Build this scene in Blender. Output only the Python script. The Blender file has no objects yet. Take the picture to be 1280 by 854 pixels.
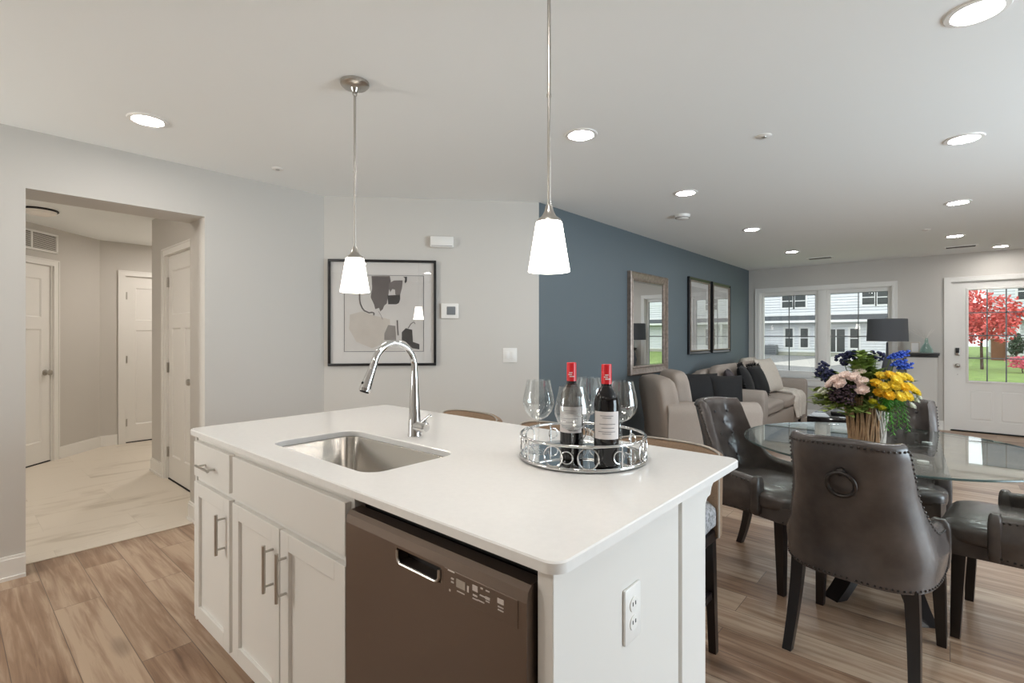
import bpy, bmesh, math, random
from mathutils import Vector, Matrix
PI=math.pi; R=math.radians
random.seed(7)
SC=bpy.context.scene; COL=SC.collection
# ------------------------------------------------------------ camera, world, lights, exposure
cam_d=bpy.data.cameras.new('camera'); cam=bpy.data.objects.new('camera',cam_d); COL.objects.link(cam)
cam_d.sensor_width=36; cam_d.lens=625.84*36/1280; cam_d.clip_start=.02; cam_d.clip_end=300
cam_d.shift_y=(420.14-427)/1280*1.0
YAW=41.187
cam.location=(0,0,1.308); cam.rotation_euler=(R(90),0,R(YAW-90))
SC.camera=cam
SC.view_settings.view_transform='Standard'; SC.view_settings.look='None'
SC.view_settings.gamma=1; SC.view_settings.use_curve_mapping=False
SC.view_settings.exposure=0.0
SC.cycles.transparent_max_bounces=32; SC.cycles.diffuse_bounces=6; SC.cycles.max_bounces=14
SC.cycles.caustics_reflective=False; SC.cycles.caustics_refractive=False
SC.cycles.sample_clamp_indirect=6
W=bpy.data.worlds.new('overcast_sky'); SC.world=W; W.use_nodes=True
bg=W.node_tree.nodes['Background']; bg.inputs[0].default_value=(.93,.97,1,1); bg.inputs[1].default_value=1.9
CAN=108.0      # radiance of the recessed ceiling lights
SHADE=9.0      # radiance of the pendant glass
def area(name,loc,rot,sx,sy,power,color):
    l=bpy.data.lights.new(name,'AREA'); l.shape='RECTANGLE'; l.size=sx; l.size_y=sy; l.energy=power; l.color=color
    o=bpy.data.objects.new(name,l); COL.objects.link(o); o.location=loc; o.rotation_euler=rot; return o
# area lights added: daylight at the patio door, fill at an unseen back window
area('patio_daylight',(3.3,-3.22,1.1),(R(90),0,0),2.5,2.0,205,(.74,.87,1))
area('kitchen_fill',(-2.42,3.54,1.55),(R(90),0,R(-90)),.40,1.1,80,(1,.975,.94))
# ------------------------------------------------------------ materials
def mat(name,col,rough=.5,metal=0,**k):
    m=bpy.data.materials.new(name); m.use_nodes=True; n=m.node_tree.nodes; L=m.node_tree.links
    b=n['Principled BSDF']; b.inputs['Base Color'].default_value=(*col,1); b.inputs['Roughness'].default_value=rough
    b.inputs['Metallic'].default_value=metal
    for a,v in k.items():
        if a in('var','bump','scale','emit','emit_col','stretch','detail'): continue
        b.inputs[a].default_value=v
    if 'emit' in k:
        b.inputs['Emission Strength'].default_value=k['emit']; b.inputs['Emission Color'].default_value=(*k.get('emit_col',(1,1,1)),1)
    if 'var' in k or 'bump' in k:
        tc=n.new('ShaderNodeTexCoord'); mp=n.new('ShaderNodeMapping'); L.new(tc.outputs['Object'],mp.inputs[0])
        mp.inputs['Scale'].default_value=k.get('stretch',(1,1,1))
        no=n.new('ShaderNodeTexNoise'); no.inputs['Scale'].default_value=k.get('scale',20); no.inputs['Detail'].default_value=k.get('detail',4)
        L.new(mp.outputs[0],no.inputs[0])
        if k.get('var'):
            mx=n.new('ShaderNodeMix'); mx.data_type='RGBA'; v=k['var']
            mx.inputs[6].default_value=(*[c*(1-v) for c in col],1); mx.inputs[7].default_value=(*[min(1,c*(1+v)) for c in col],1)
            rp=n.new('ShaderNodeMapRange'); rp.inputs[1].default_value=.3; rp.inputs[2].default_value=.7
            L.new(no.outputs['Fac'],rp.inputs[0]); L.new(rp.outputs[0],mx.inputs[0]); L.new(mx.outputs[2],b.inputs['Base Color'])
        if k.get('bump'):
            bp=n.new('ShaderNodeBump'); bp.inputs['Strength'].default_value=k['bump']; bp.inputs['Distance'].default_value=.004
            L.new(no.outputs['Fac'],bp.inputs['Height']); L.new(bp.outputs[0],b.inputs['Normal'])
    return m
def s2l(r,g,b):
    f=lambda c:(c/255/12.92 if c/255<=.04045 else ((c/255+.055)/1.055)**2.4)
    return (f(r),f(g),f(b))
def glassmat(name,tint=(1,1,1),base=.04,rough=.0,spec=1.0):
    """thin glass: straight through plus a Schlick reflection"""
    m=bpy.data.materials.new(name); m.use_nodes=True; n=m.node_tree.nodes; L=m.node_tree.links
    n.remove(n['Principled BSDF']); out=n['Material Output']
    t=n.new('ShaderNodeBsdfTransparent'); t.inputs[0].default_value=(*tint,1)
    g=n.new('ShaderNodeBsdfGlossy'); g.inputs['Roughness'].default_value=rough; g.inputs[0].default_value=(1,1,1,1)
    lw=n.new('ShaderNodeLayerWeight'); lw.inputs[0].default_value=.5
    p=n.new('ShaderNodeMath'); p.operation='POWER'; p.inputs[1].default_value=5; L.new(lw.outputs['Facing'],p.inputs[0])
    a=n.new('ShaderNodeMath'); a.operation='MULTIPLY_ADD'; a.inputs[1].default_value=(1-base)*spec; a.inputs[2].default_value=base; L.new(p.outputs[0],a.inputs[0])
    mx=n.new('ShaderNodeMixShader'); L.new(a.outputs[0],mx.inputs[0]); L.new(t.outputs[0],mx.inputs[1]); L.new(g.outputs[0],mx.inputs[2]); L.new(mx.outputs[0],out.inputs[0])
    return m
def plankmat(name,cols,rowh,blen,rough,grain=(2.2,34),gstr=.75,mort=(.13,.09,.065),msize=.0016,knots=True,swap=True,off=.37):
    m=bpy.data.materials.new(name); m.use_nodes=True; n=m.node_tree.nodes; L=m.node_tree.links; b=n['Principled BSDF']
    tc=n.new('ShaderNodeTexCoord'); sp=n.new('ShaderNodeSeparateXYZ'); L.new(tc.outputs['Object'],sp.inputs[0])
    cb=n.new('ShaderNodeCombineXYZ')
    if swap: L.new(sp.outputs[1],cb.inputs[0]); L.new(sp.outputs[0],cb.inputs[1])
    else: L.new(sp.outputs[0],cb.inputs[0]); L.new(sp.outputs[1],cb.inputs[1])
    br=n.new('ShaderNodeTexBrick'); L.new(cb.outputs[0],br.inputs['Vector'])
    br.inputs['Scale'].default_value=1; br.inputs['Brick Width'].default_value=blen; br.inputs['Row Height'].default_value=rowh
    br.inputs['Mortar Size'].default_value=msize; br.inputs['Mortar Smooth'].default_value=.3; br.offset=off; br.squash=1
    br.inputs['Color1'].default_value=(0,0,0,1); br.inputs['Color2'].default_value=(1,1,1,1); br.inputs['Mortar'].default_value=(.5,.5,.5,1)
    # plank-wise shift of the grain
    sh=n.new('ShaderNodeVectorMath'); sh.operation='MULTIPLY_ADD'; L.new(br.outputs['Color'],sh.inputs[0]); sh.inputs[1].default_value=(13,7,3); L.new(cb.outputs[0],sh.inputs[2])
    mp=n.new('ShaderNodeMapping'); L.new(sh.outputs[0],mp.inputs[0]); mp.inputs['Scale'].default_value=(grain[0],grain[1],1)
    no=n.new('ShaderNodeTexNoise'); no.inputs['Scale'].default_value=1; no.inputs['Detail'].default_value=6; no.inputs['Roughness'].default_value=.6; no.inputs['Distortion'].default_value=.6; L.new(mp.outputs[0],no.inputs[0])
    mp2=n.new('ShaderNodeMapping'); L.new(sh.outputs[0],mp2.inputs[0]); mp2.inputs['Scale'].default_value=(1.2,7,1)
    n2=n.new('ShaderNodeTexNoise'); n2.inputs['Scale'].default_value=1; n2.inputs['Detail'].default_value=3; L.new(mp2.outputs[0],n2.inputs[0])
    s1=n.new('ShaderNodeMath'); s1.operation='MULTIPLY_ADD'; L.new(no.outputs['Fac'],s1.inputs[0]); s1.inputs[1].default_value=gstr
    s2=n.new('ShaderNodeMath'); s2.operation='MULTIPLY_ADD'; L.new(n2.outputs['Fac'],s2.inputs[0]); s2.inputs[1].default_value=.55; L.new(s2.outputs[0],s1.inputs[2])
    sx=n.new('ShaderNodeSeparateXYZ'); L.new(br.outputs['Color'],sx.inputs[0])
    s3=n.new('ShaderNodeMath'); s3.operation='MULTIPLY_ADD'; L.new(sx.outputs[0],s3.inputs[0]); s3.inputs[1].default_value=.2; s3.inputs[2].default_value=-.10; L.new(s3.outputs[0],s2.inputs[2])
    cr=n.new('ShaderNodeValToRGB'); L.new(s1.outputs[0],cr.inputs[0])
    e=cr.color_ramp.elements; ps=[.28,.45,.6,.78]
    e[0].position=ps[0]; e[0].color=(*cols[0],1); e[1].position=ps[3]; e[1].color=(*cols[3],1)
    for i in(1,2):
        q=e.new(ps[i]); q.color=(*cols[i],1)
    last=cr.outputs[0]
    if knots:
        vo=n.new('ShaderNodeTexVoronoi'); mp3=n.new('ShaderNodeMapping'); L.new(sh.outputs[0],mp3.inputs[0]); mp3.inputs['Scale'].default_value=(1.1,3.4,1); L.new(mp3.outputs[0],vo.inputs[0]); vo.inputs['Scale'].default_value=1
        kr=n.new('ShaderNodeMapRange'); L.new(vo.outputs['Distance'],kr.inputs[0]); kr.inputs[1].default_value=.03; kr.inputs[2].default_value=.15; kr.inputs[3].default_value=.6; kr.inputs[4].default_value=0
        mk=n.new('ShaderNodeMix'); mk.data_type='RGBA'; L.new(kr.outputs[0],mk.inputs[0]); L.new(last,mk.inputs[6]); mk.inputs[7].default_value=(*[c*.55 for c in cols[0]],1); last=mk.outputs[2]
    mm=n.new('ShaderNodeMix'); mm.data_type='RGBA'; L.new(br.outputs['Fac'],mm.inputs[0]); L.new(last,mm.inputs[6]); mm.inputs[7].default_value=(*mort,1)
    L.new(mm.outputs[2],b.inputs['Base Color']); b.inputs['Roughness'].default_value=rough
    bp=n.new('ShaderNodeBump'); bp.inputs['Strength'].default_value=.12; bp.inputs['Distance'].default_value=.002; L.new(no.outputs['Fac'],bp.inputs['Height']); L.new(bp.outputs[0],b.inputs['Normal'])
    return m
M={}
M['wall']=mat('greige_paint',s2l(204,200,194),.75,bump=.02,scale=300)
M['accent']=mat('slate_blue_paint',s2l(96,107,113),.6,bump=.02,scale=300)
M['ceil']=mat('ceiling_paint',s2l(242,244,243),.85)
M['trim']=mat('white_trim_paint',s2l(236,234,230),.4)
M['cab']=mat('white_cabinet_paint',s2l(226,223,218),.35)
M['counter']=mat('white_quartz',s2l(238,236,233),.16,var=.015,scale=60)
M['floor']=plankmat('wood_planks',[s2l(78,54,40),s2l(126,97,76),s2l(152,123,100),s2l(184,160,137)],.178,1.22,.36)
M['tile']=plankmat('stone_vinyl',[s2l(120,108,94),s2l(168,154,136),s2l(206,194,176),s2l(228,218,203)],.457,.914,.35,grain=(1.8,5.5),gstr=1.15,mort=s2l(198,187,170),msize=.0008,knots=False,swap=False,off=.5)
M['nickel']=mat('brushed_nickel',s2l(190,186,180),.28,1)
M['chrome']=mat('polished_chrome',s2l(215,215,215),.07,1)
M['steel']=mat('brushed_steel',s2l(180,175,168),.26,1,bump=.05,scale=30,stretch=(1,1,20))
M['slate']=mat('bronze_slate_steel',s2l(116,102,92),.38,.85,bump=.03,scale=8,stretch=(60,1,60))
M['slate_dark']=mat('dark_steel',s2l(26,22,21),.5)
M['black']=mat('black_lacquer',s2l(22,20,21),.32)
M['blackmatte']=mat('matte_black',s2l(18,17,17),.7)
M['espresso']=mat('espresso_wood',s2l(30,24,23),.28,var=.2,scale=8,stretch=(1,1,.1))
M['leather']=mat('distressed_grey_leather',s2l(80,73,70),.27,var=.38,scale=7,bump=.12,detail=6)
M['leather_dark']=mat('dark_leather_button',s2l(60,56,58),.35)
M['nail']=mat('antique_nailhead',s2l(70,66,64),.3,.9)
M['tan']=mat('tan_woven_upholstery',s2l(150,126,104),.85,var=.18,scale=260,bump=.3)
M['piping']=mat('silver_piping',s2l(176,168,158),.4,.4)
M['taupe']=mat('taupe_linen',s2l(160,148,138),.9,var=.06,scale=180,bump=.25)
M['cream']=mat('cream_boucle',s2l(206,196,184),.95,var=.05,scale=60,bump=.5)
M['knit']=mat('cream_knit',s2l(210,201,190),.95,bump=1.0,scale=38,var=.06)
M['charcoal']=mat('charcoal_velvet',s2l(13,11,12),.8,var=.2,scale=30)
M['plum']=mat('dark_plum_fabric',s2l(66,58,60),.85,var=.1,scale=60)
M['shadegrey']=mat('charcoal_linen_shade',s2l(82,84,88),.9,var=.05,scale=200)
M['bulbglass']=mat('lit_frosted_glass',(1,.97,.92),.4,emit=SHADE,emit_col=(1,.93,.84))
M['hallbulb']=mat('hall_dome_glass',s2l(214,204,190),.5,emit=.1,emit_col=(1,.9,.78))
M['can']=mat('lit_diffuser',(1,1,1),.5,emit=CAN,emit_col=(1,.965,.92))
M['hallfill']=mat('fill_diffuser_hall',(1,1,1),.5,emit=CAN*2.6,emit_col=(1,.93,.85))  # for the unseen lights added to brighten the hallway
M['canday']=mat('lit_diffuser_cool',(1,1,1),.5,emit=CAN*1.2,emit_col=(.96,.985,1))
M['plastic']=mat('white_plastic',s2l(236,234,230),.35)
M['mirror']=mat('mirror_silver',(.93,.94,.94),.0,1)
M['frame_silver']=mat('antique_silver_frame',s2l(150,136,126),.38,.6,var=.25,scale=30)
M['paper']=mat('mat_board',s2l(228,224,220),.9)
M['wineglass']=glassmat('wine_glass_crystal',(.95,.96,.96),.085)
M['pane']=glassmat('window_pane',(.97,.985,.98),.04)
M['picglass']=glassmat('picture_glass',(1,1,1),.07)
M['tableglass']=glassmat('table_glass',(.90,.95,.93),.045)
M['tableedge']=mat('glass_edge',s2l(84,104,102),.1,**{'Transmission Weight':.4})
M['muntin']=mat('grey_muntin',s2l(120,123,126),.5)
M['red']=mat('red_capsule',s2l(200,28,38),.35)
M['winebottle']=mat('dark_bottle_glass',s2l(14,12,14),.06)
M['label']=mat('wine_label_paper',s2l(214,206,203),.7)
M['ink']=mat('grey_ink',s2l(110,108,110),.8)
M['whiteink']=mat('pale_print',s2l(205,195,188),.7)
M['teal']=glassmat('teal_bottle_glass',(.86,.95,.93),.06)
M['vent']=mat('vent_shadow',s2l(95,88,80),.8)
M['canvas']=mat('print_paper',s2l(218,213,208),.8,var=.04,scale=6)
M['washm']=mat('beige_wash',s2l(206,197,187),.8,var=.05,scale=8)
M['paintgrey']=mat('grey_paint',s2l(96,88,86),.7,var=.1,scale=12)
M['paintgrey2']=mat('mid_grey_paint',s2l(112,104,102),.7,var=.12,scale=14)
M['paintdark']=mat('near_black_paint',s2l(40,37,38),.7)
M['paintwarm']=mat('warm_grey_paint',s2l(138,131,126),.7,var=.1,scale=12)
M['printm']=mat('pale_landscape_print',s2l(196,192,188),.8,var=.12,scale=3,stretch=(1,1,4))
M['picglass2']=glassmat('framed_print_glass',(1,1,1),.12)
M['stoolseat']=mat('patterned_grey_fabric',s2l(146,146,148),.9,var=.45,scale=95,bump=.2,detail=1)
M['vaseliner']=mat('vase_liner',s2l(84,72,58),.8)
M['twigtan']=mat('tan_twig',s2l(186,152,118),.8,var=.2,scale=40)
M['twigwhite']=mat('whitewashed_twig',s2l(216,208,198),.8,var=.1,scale=40)
M['stemgreen']=mat('green_stem',s2l(86,104,52),.6)
M['rose']=mat('pale_pink_petal',s2l(250,234,226),.6)
M['yellow']=mat('yellow_petal',s2l(246,224,96),.6); M['yellow2']=mat('golden_petal',s2l(242,206,64),.6)
M['lime']=mat('lime_petal',s2l(216,210,60),.6); M['whitepetal']=mat('white_petal',s2l(238,238,226),.6)
M['navy']=mat('navy_petal',s2l(38,42,76),.7); M['plumflower']=mat('plum_petal',s2l(74,56,64),.8)
M['bluepetal']=mat('blue_petal',s2l(38,76,176),.6)
M['leafmid']=mat('mid_green_leaf',s2l(136,156,80),.5,var=.25,scale=20); M['leafdark']=mat('dark_green_leaf',s2l(60,80,54),.5,var=.2,scale=20)
M['leaflight']=mat('light_green_leaf',s2l(168,182,104),.5,var=.2,scale=20); M['fern']=mat('bright_fern',s2l(84,156,52),.6)
M['blackgloss']=mat('black_gloss_lacquer',s2l(20,18,20),.06)
M['lawn']=mat('lawn_grass',s2l(126,150,76),.9,var=.2,scale=3,bump=.3)
M['asphalt']=mat('asphalt',s2l(132,132,130),.9,var=.08,scale=2)
M['concrete']=mat('pale_concrete',s2l(190,186,178),.85,var=.05,scale=3)
M['siding']=mat('white_vinyl_siding',s2l(232,234,238),.6)
M['housetrim']=mat('house_trim_white',s2l(244,244,244),.6)
M['roofgrey']=mat('grey_shingles',s2l(88,92,96),.9,var=.15,scale=6)
M['darkpane']=mat('dark_window_pane',s2l(46,54,54),.15)
M['brownboard']=mat('brown_boards',s2l(128,84,58),.8,var=.12,scale=4)
M['bark']=mat('tree_bark',s2l(92,72,62),.9,var=.2,scale=12)
M['redleaf']=mat('red_maple_leaf',s2l(222,104,96),.7,var=.4,scale=3)
M['pinkleaf']=mat('pink_blossom',s2l(226,110,130),.7,var=.2,scale=6)
# ------------------------------------------------------------ mesh helpers
class MB:
    def __init__(s): s.bm=bmesh.new()
    def box(s,x0,x1,y0,y1,z0,z1,bv=0,seg=2,M4=None):
        r=bmesh.ops.create_cube(s.bm,size=1); v=r['verts']
        for q in v: q.co=Vector(((x0+x1)/2+q.co.x*(x1-x0),(y0+y1)/2+q.co.y*(y1-y0),(z0+z1)/2+q.co.z*(z1-z0)))
        if bv:
            ed=list({e for q in v for e in q.link_edges}); fs=set(s.bm.faces)
            rr=bmesh.ops.bevel(s.bm,geom=ed,offset=bv,segments=seg,profile=.5,affect='EDGES')
            v=[q for q in rr['verts']] if M4 else v
            if M4:
                done=set(); st=list(rr['verts'])
                while st:
                    q=st.pop()
                    if q in done: continue
                    done.add(q); st+= [e.other_vert(q) for e in q.link_edges]
                v=list(done)
        if M4:
            for q in v: q.co=M4@q.co
        return s
    def cone(s,p0,p1,r0,r1,n=20,cap=True):
        p0=Vector(p0);p1=Vector(p1); d=p1-p0; q=d.to_track_quat('Z','Y'); a=[];b=[]
        for i in range(n):
            t=2*PI*i/n; c=Vector((math.cos(t),math.sin(t),0))
            a.append(s.bm.verts.new(p0+q@(c*r0))); b.append(s.bm.verts.new(p1+q@(c*r1)))
        for i in range(n): s.bm.faces.new((a[i],a[(i+1)%n],b[(i+1)%n],b[i]))
        if cap:
            s.bm.faces.new(a[::-1]); s.bm.faces.new(b)
        return s
    def cyl(s,p0,p1,r,n=20): return s.cone(p0,p1,r,r,n)
    def lathe(s,prof,c=(0,0,0),n=32,close=False):
        rings=[]
        for r,z in prof:
            if r<1e-5: rings.append([s.bm.verts.new((c[0],c[1],c[2]+z))])
            else: rings.append([s.bm.verts.new((c[0]+r*math.cos(2*PI*i/n),c[1]+r*math.sin(2*PI*i/n),c[2]+z)) for i in range(n)])
        P=list(zip(rings,rings[1:]))
        if close: P.append((rings[-1],rings[0]))
        for a,b in P:
            for i in range(n):
                j=(i+1)%n
                if len(a)==1 and len(b)==1: break
                if len(a)==1: s.bm.faces.new((a[0],b[j],b[i]))
                elif len(b)==1: s.bm.faces.new((a[i],a[j],b[0]))
                else: s.bm.faces.new((a[i],a[j],b[j],b[i]))
        return s
    def tube(s,pts,r,n=10,closed=False,cap=True):
        pts=[Vector(p) for p in pts]; rs=r if isinstance(r,(list,tuple)) else [r]*len(pts); rings=[]; N=len(pts)
        up=Vector((0,0,1)); prev=None
        for i,p in enumerate(pts):
            if closed: t=(pts[(i+1)%N]-pts[i-1]).normalized()
            else: t=(pts[min(i+1,N-1)]-pts[max(i-1,0)]).normalized()
            if prev is None:
                u=t.cross(up); 
                if u.length<1e-3: u=t.cross(Vector((1,0,0)))
                u.normalize()
            else:
                u=prev-t*prev.dot(t)
                if u.length<1e-5: u=t.orthogonal()
                u.normalize()
            prev=u; w=t.cross(u)
            rings.append([s.bm.verts.new(p+(u*math.cos(2*PI*k/n)+w*math.sin(2*PI*k/n))*rs[i]) for k in range(n)])
        for i in range(N if closed else N-1):
            a=rings[i]; b=rings[(i+1)%N]
            for k in range(n): s.bm.faces.new((a[k],a[(k+1)%n],b[(k+1)%n],b[k]))
        if cap and not closed: s.bm.faces.new(rings[0][::-1]); s.bm.faces.new(rings[-1])
        return s
    def torus(s,c,r,r2,axis='Z',n=32,m=10,q=None):
        pts=[]
        for i in range(n):
            t=2*PI*i/n; p=Vector((r*math.cos(t),r*math.sin(t),0))
            if axis=='X': p=Vector((0,p.x,p.y))
            if axis=='Y': p=Vector((p.x,0,p.y))
            if q is not None: p=q@p
            pts.append(Vector(c)+p)
        return s.tube(pts,r2,m,closed=True)
    def ball(s,c,r,sx=1,sy=1,sz=1,u=12,v=8):
        rr=bmesh.ops.create_uvsphere(s.bm,u_segments=u,v_segments=v,radius=r)
        for q in rr['verts']: q.co=Vector((q.co.x*sx,q.co.y*sy,q.co.z*sz))+Vector(c)
        return s
    def ico(s,c,r,sub=1,sc=(1,1,1),rot=None):
        rr=bmesh.ops.create_icosphere(s.bm,subdivisions=sub,radius=r)
        for q in rr['verts']:
            p=Vector((q.co.x*sc[0],q.co.y*sc[1],q.co.z*sc[2]))
            if rot: p=rot@p
            q.co=p+Vector(c)
        return s
    def prism(s,poly,z0,z1,plane='XY',bv=0):
        f=(lambda x,y,z:(x,y,z)) if plane=='XY' else ((lambda x,y,z:(x,z,y)) if plane=='XZ' else (lambda x,y,z:(z,x,y)))
        a=[s.bm.verts.new(f(x,y,z0)) for x,y in poly]; b=[s.bm.verts.new(f(x,y,z1)) for x,y in poly]; n=len(poly)
        s.bm.faces.new(a[::-1]); s.bm.faces.new(b)
        for i in range(n): s.bm.faces.new((a[i],a[(i+1)%n],b[(i+1)%n],b[i]))
        return s
    def loft(s,secs,caps=True,loop=True):
        rs=[[s.bm.verts.new(p) for p in q] for q in secs]; m=len(rs[0])
        for a,b in zip(rs,rs[1:]):
            for k in range(m if loop else m-1): s.bm.faces.new((a[k],a[(k+1)%m],b[(k+1)%m],b[k]))
        if caps: s.bm.faces.new(rs[0][::-1]); s.bm.faces.new(rs[-1])
        return s
    def soft(s,c,d,p=(4,4,4),n=(24,16),fn=None,rot=None):
        """superellipsoid cushion, d = full size"""
        rr=bmesh.ops.create_uvsphere(s.bm,u_segments=n[0],v_segments=n[1],radius=1)
        for q in rr['verts']:
            v=q.co.copy(); k=(abs(v.x)**p[0]+abs(v.y)**p[1]+abs(v.z)**p[2])
            e=1/((p[0]+p[1]+p[2])/3); v=v/(k**e) if k>0 else v
            v=Vector((v.x*d[0]/2,v.y*d[1]/2,v.z*d[2]/2))
            if fn: v=fn(v)
            if rot: v=rot@v
            q.co=v+Vector(c)
        return s
    def build(s,name,m,parent=None,smooth=40,loc=None,rz=None):
        bmesh.ops.recalc_face_normals(s.bm,faces=s.bm.faces)
        me=bpy.data.meshes.new(name); s.bm.to_mesh(me); s.bm.free()
        me.materials.append(M[m] if isinstance(m,str) else m)
        if smooth:
            me.shade_smooth()
            me.set_sharp_from_angle(angle=R(smooth))
        o=bpy.data.objects.new(name,me); COL.objects.link(o)
        if parent: o.parent=parent
        if loc: o.location=loc
        if rz: o.rotation_euler=(0,0,rz)
        return o
def tag(o,label=None,cat=None,group=None,kind=None):
    if label: o['label']=label
    if cat: o['category']=cat
    if group: o['group']=group
    if kind: o['kind']=kind
    return o
def empty(name,loc=(0,0,0),rz=0,label=None,cat=None,group=None,kind=None):
    o=bpy.data.objects.new(name,None); COL.objects.link(o); o.location=loc; o.rotation_euler=(0,0,rz)
    o.empty_display_size=.1
    return tag(o,label,cat,group,kind)
def copy_tree(o,parent=None):
    c=o.copy(); COL.objects.link(c)
    if parent: c.parent=parent
    for ch in list(o.children): copy_tree(ch,c)
    return c
def place(o,loc,rz,label=None):
    o.location=loc; o.rotation_euler=(0,0,rz)
    if label: o['label']=label
    return o
def struct(o): o['kind']='structure'; return o
# ------------------------------------------------------------ room shell
H=2.44
def wall(name,p0,p1,th,ops=(),m='wall',side=1,z1=H,z0=0):
    """wall whose room face runs p0->p1; thickness th on the left (side=1) or right (-1)"""
    p0=Vector(p0);p1=Vector(p1); d=(p1-p0); Ln=d.length; d.normalize(); nrm=Vector((-d.y,d.x))*side
    mb=MB()
    def seg(a,b,za,zb):
        if b-a<1e-4 or zb-za<1e-4: return
        q=[p0+d*a,p0+d*b,p0+d*b+nrm*th,p0+d*a+nrm*th]; mb.prism([(v.x,v.y) for v in q],za,zb)
    s=0
    for a,b,za,zb in sorted(ops):
        seg(s,a,z0,z1); seg(a,b,z0,za); seg(a,b,zb,z1); s=b
    seg(s,Ln,z0,z1)
    return struct(mb.build(name,m,smooth=0))
YL=3.806; YB=2.618; XF=9.207; DA=(2.043,YL); DB=(3.337,YB)
struct(MB().prism([(-2.3,-3.1),(9.35,-3.1),(9.35,2.7),(3.4,2.7),(2.2,3.985),(-2.3,3.985)],-.08,0).build('floor','floor',smooth=0))
struct(MB().prism([(-2.3,3.985),(2.6,3.985),(2.6,7.7),(-2.3,7.7)],-.08,0).build('floor_hall','tile',smooth=0))
struct(MB().prism([(-2.3,-3.1),(9.35,-3.1),(9.35,2.75),(3.9,2.75),(2.6,4.2),(2.6,7.7),(-2.3,7.7)],H,H+.1).build('ceiling','ceil',smooth=0))
wall('wall_left',(-2.2,YL),DA,.304,[(2.2+.309,2.2+1.184,0,2.118)])
wall('wall_corner',DA,DB,.12)
wall('wall_accent',DB,(9.35,YB),.14,m='accent')
WY0,WY1,WZ0,WZ1=.64,2.45,.62,2.05       # main window hole
DY0,DY1=-.93,.0                          # front door hole
wall('wall_far',(XF,YB),(XF,-3.1),.15,[(YB-WY1,YB-WY0,WZ0,WZ1),(YB-DY1,YB-DY0,0,2.055)],side=1)
wall('wall_right',(-2.2,-3.0),(XF,-3.0),.15,[(4.2,6.8,0.02,2.1)],side=-1)
wall('wall_back',(-2.2,-3.0),(-2.2,YL),.15,[(6.32,6.75,1.0,2.15)],side=1)
# hallway walls
wall('wall_hall_right',(1.365,4.11),(1.365,5.87),.12,[(.49,1.30,0,2.05)],side=-1)
HC=(1.242,7.55)
q=Vector((-.7071,-.7071))
s0,s1=.652,1.46
wall('wall_hall_diagonal',HC,(HC[0]-1.43,HC[1]-1.43),.12,[(s0,s1,0,2.05)],side=-1)
wall('wall_hall_end',(HC[0],7.55),(2.5,7.55),.12,[(.235,1.0,0,2.05)],side=1)
wall('wall_hall_left',(-.2,4.11),(-.2,6.2),.12,side=1)
wall('wall_hall_return',(1.485,5.87),(2.4,5.87),.12,side=-1)
wall('wall_hall_side',(2.4,5.87),(2.4,7.6),.12,side=-1)
# baseboards
def baseboard(name,p0,p1,side=1,gaps=()):
    p0=Vector(p0);p1=Vector(p1); d=(p1-p0); Ln=d.length; d.normalize(); nrm=Vector((-d.y,d.x))*side
    mb=MB(); s=0
    def seg(a,b):
        if b-a<.005: return
        for (t,z0,z1) in ((.014,0,.11),(.009,.11,.125),(.022,0,.018)):
            q=[p0+d*a,p0+d*b,p0+d*b+nrm*t,p0+d*a+nrm*t]; mb.prism([(v.x,v.y) for v in q],z0,z1)
    for a,b in gaps: seg(s,a); s=b
    seg(s,Ln); return struct(mb.build(name,'trim',smooth=0))
baseboard('baseboard_left',(-2.2,YL),(.309,YL),-1)
baseboard('baseboard_left_far',(1.184,YL),DA,-1)
baseboard('baseboard_jamb',(1.184,YL),(1.184,4.11),1)
baseboard('baseboard_corner',DA,DB,-1)
baseboard('baseboard_accent',DB,(XF,YB),-1)
baseboard('baseboard_far',(XF,YB),(XF,.066),-1)
baseboard('baseboard_hall_right',(1.365,4.11),(1.365,5.87),1,[(.42,1.37)])
baseboard('baseboard_hall_return',(1.365,5.87),(2.4,5.87),1)
baseboard('baseboard_hall_diagonal',HC,(HC[0]-1.43,HC[1]-1.43),1,[(s0-.07,s1+.07)])
baseboard('baseboard_hall_end',HC,(2.4,7.55),-1,[(.165,1.07)])
struct(MB().box(.309,1.184,3.97,3.995,0,.006,.002).build('trim_threshold','tile',smooth=0))
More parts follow.
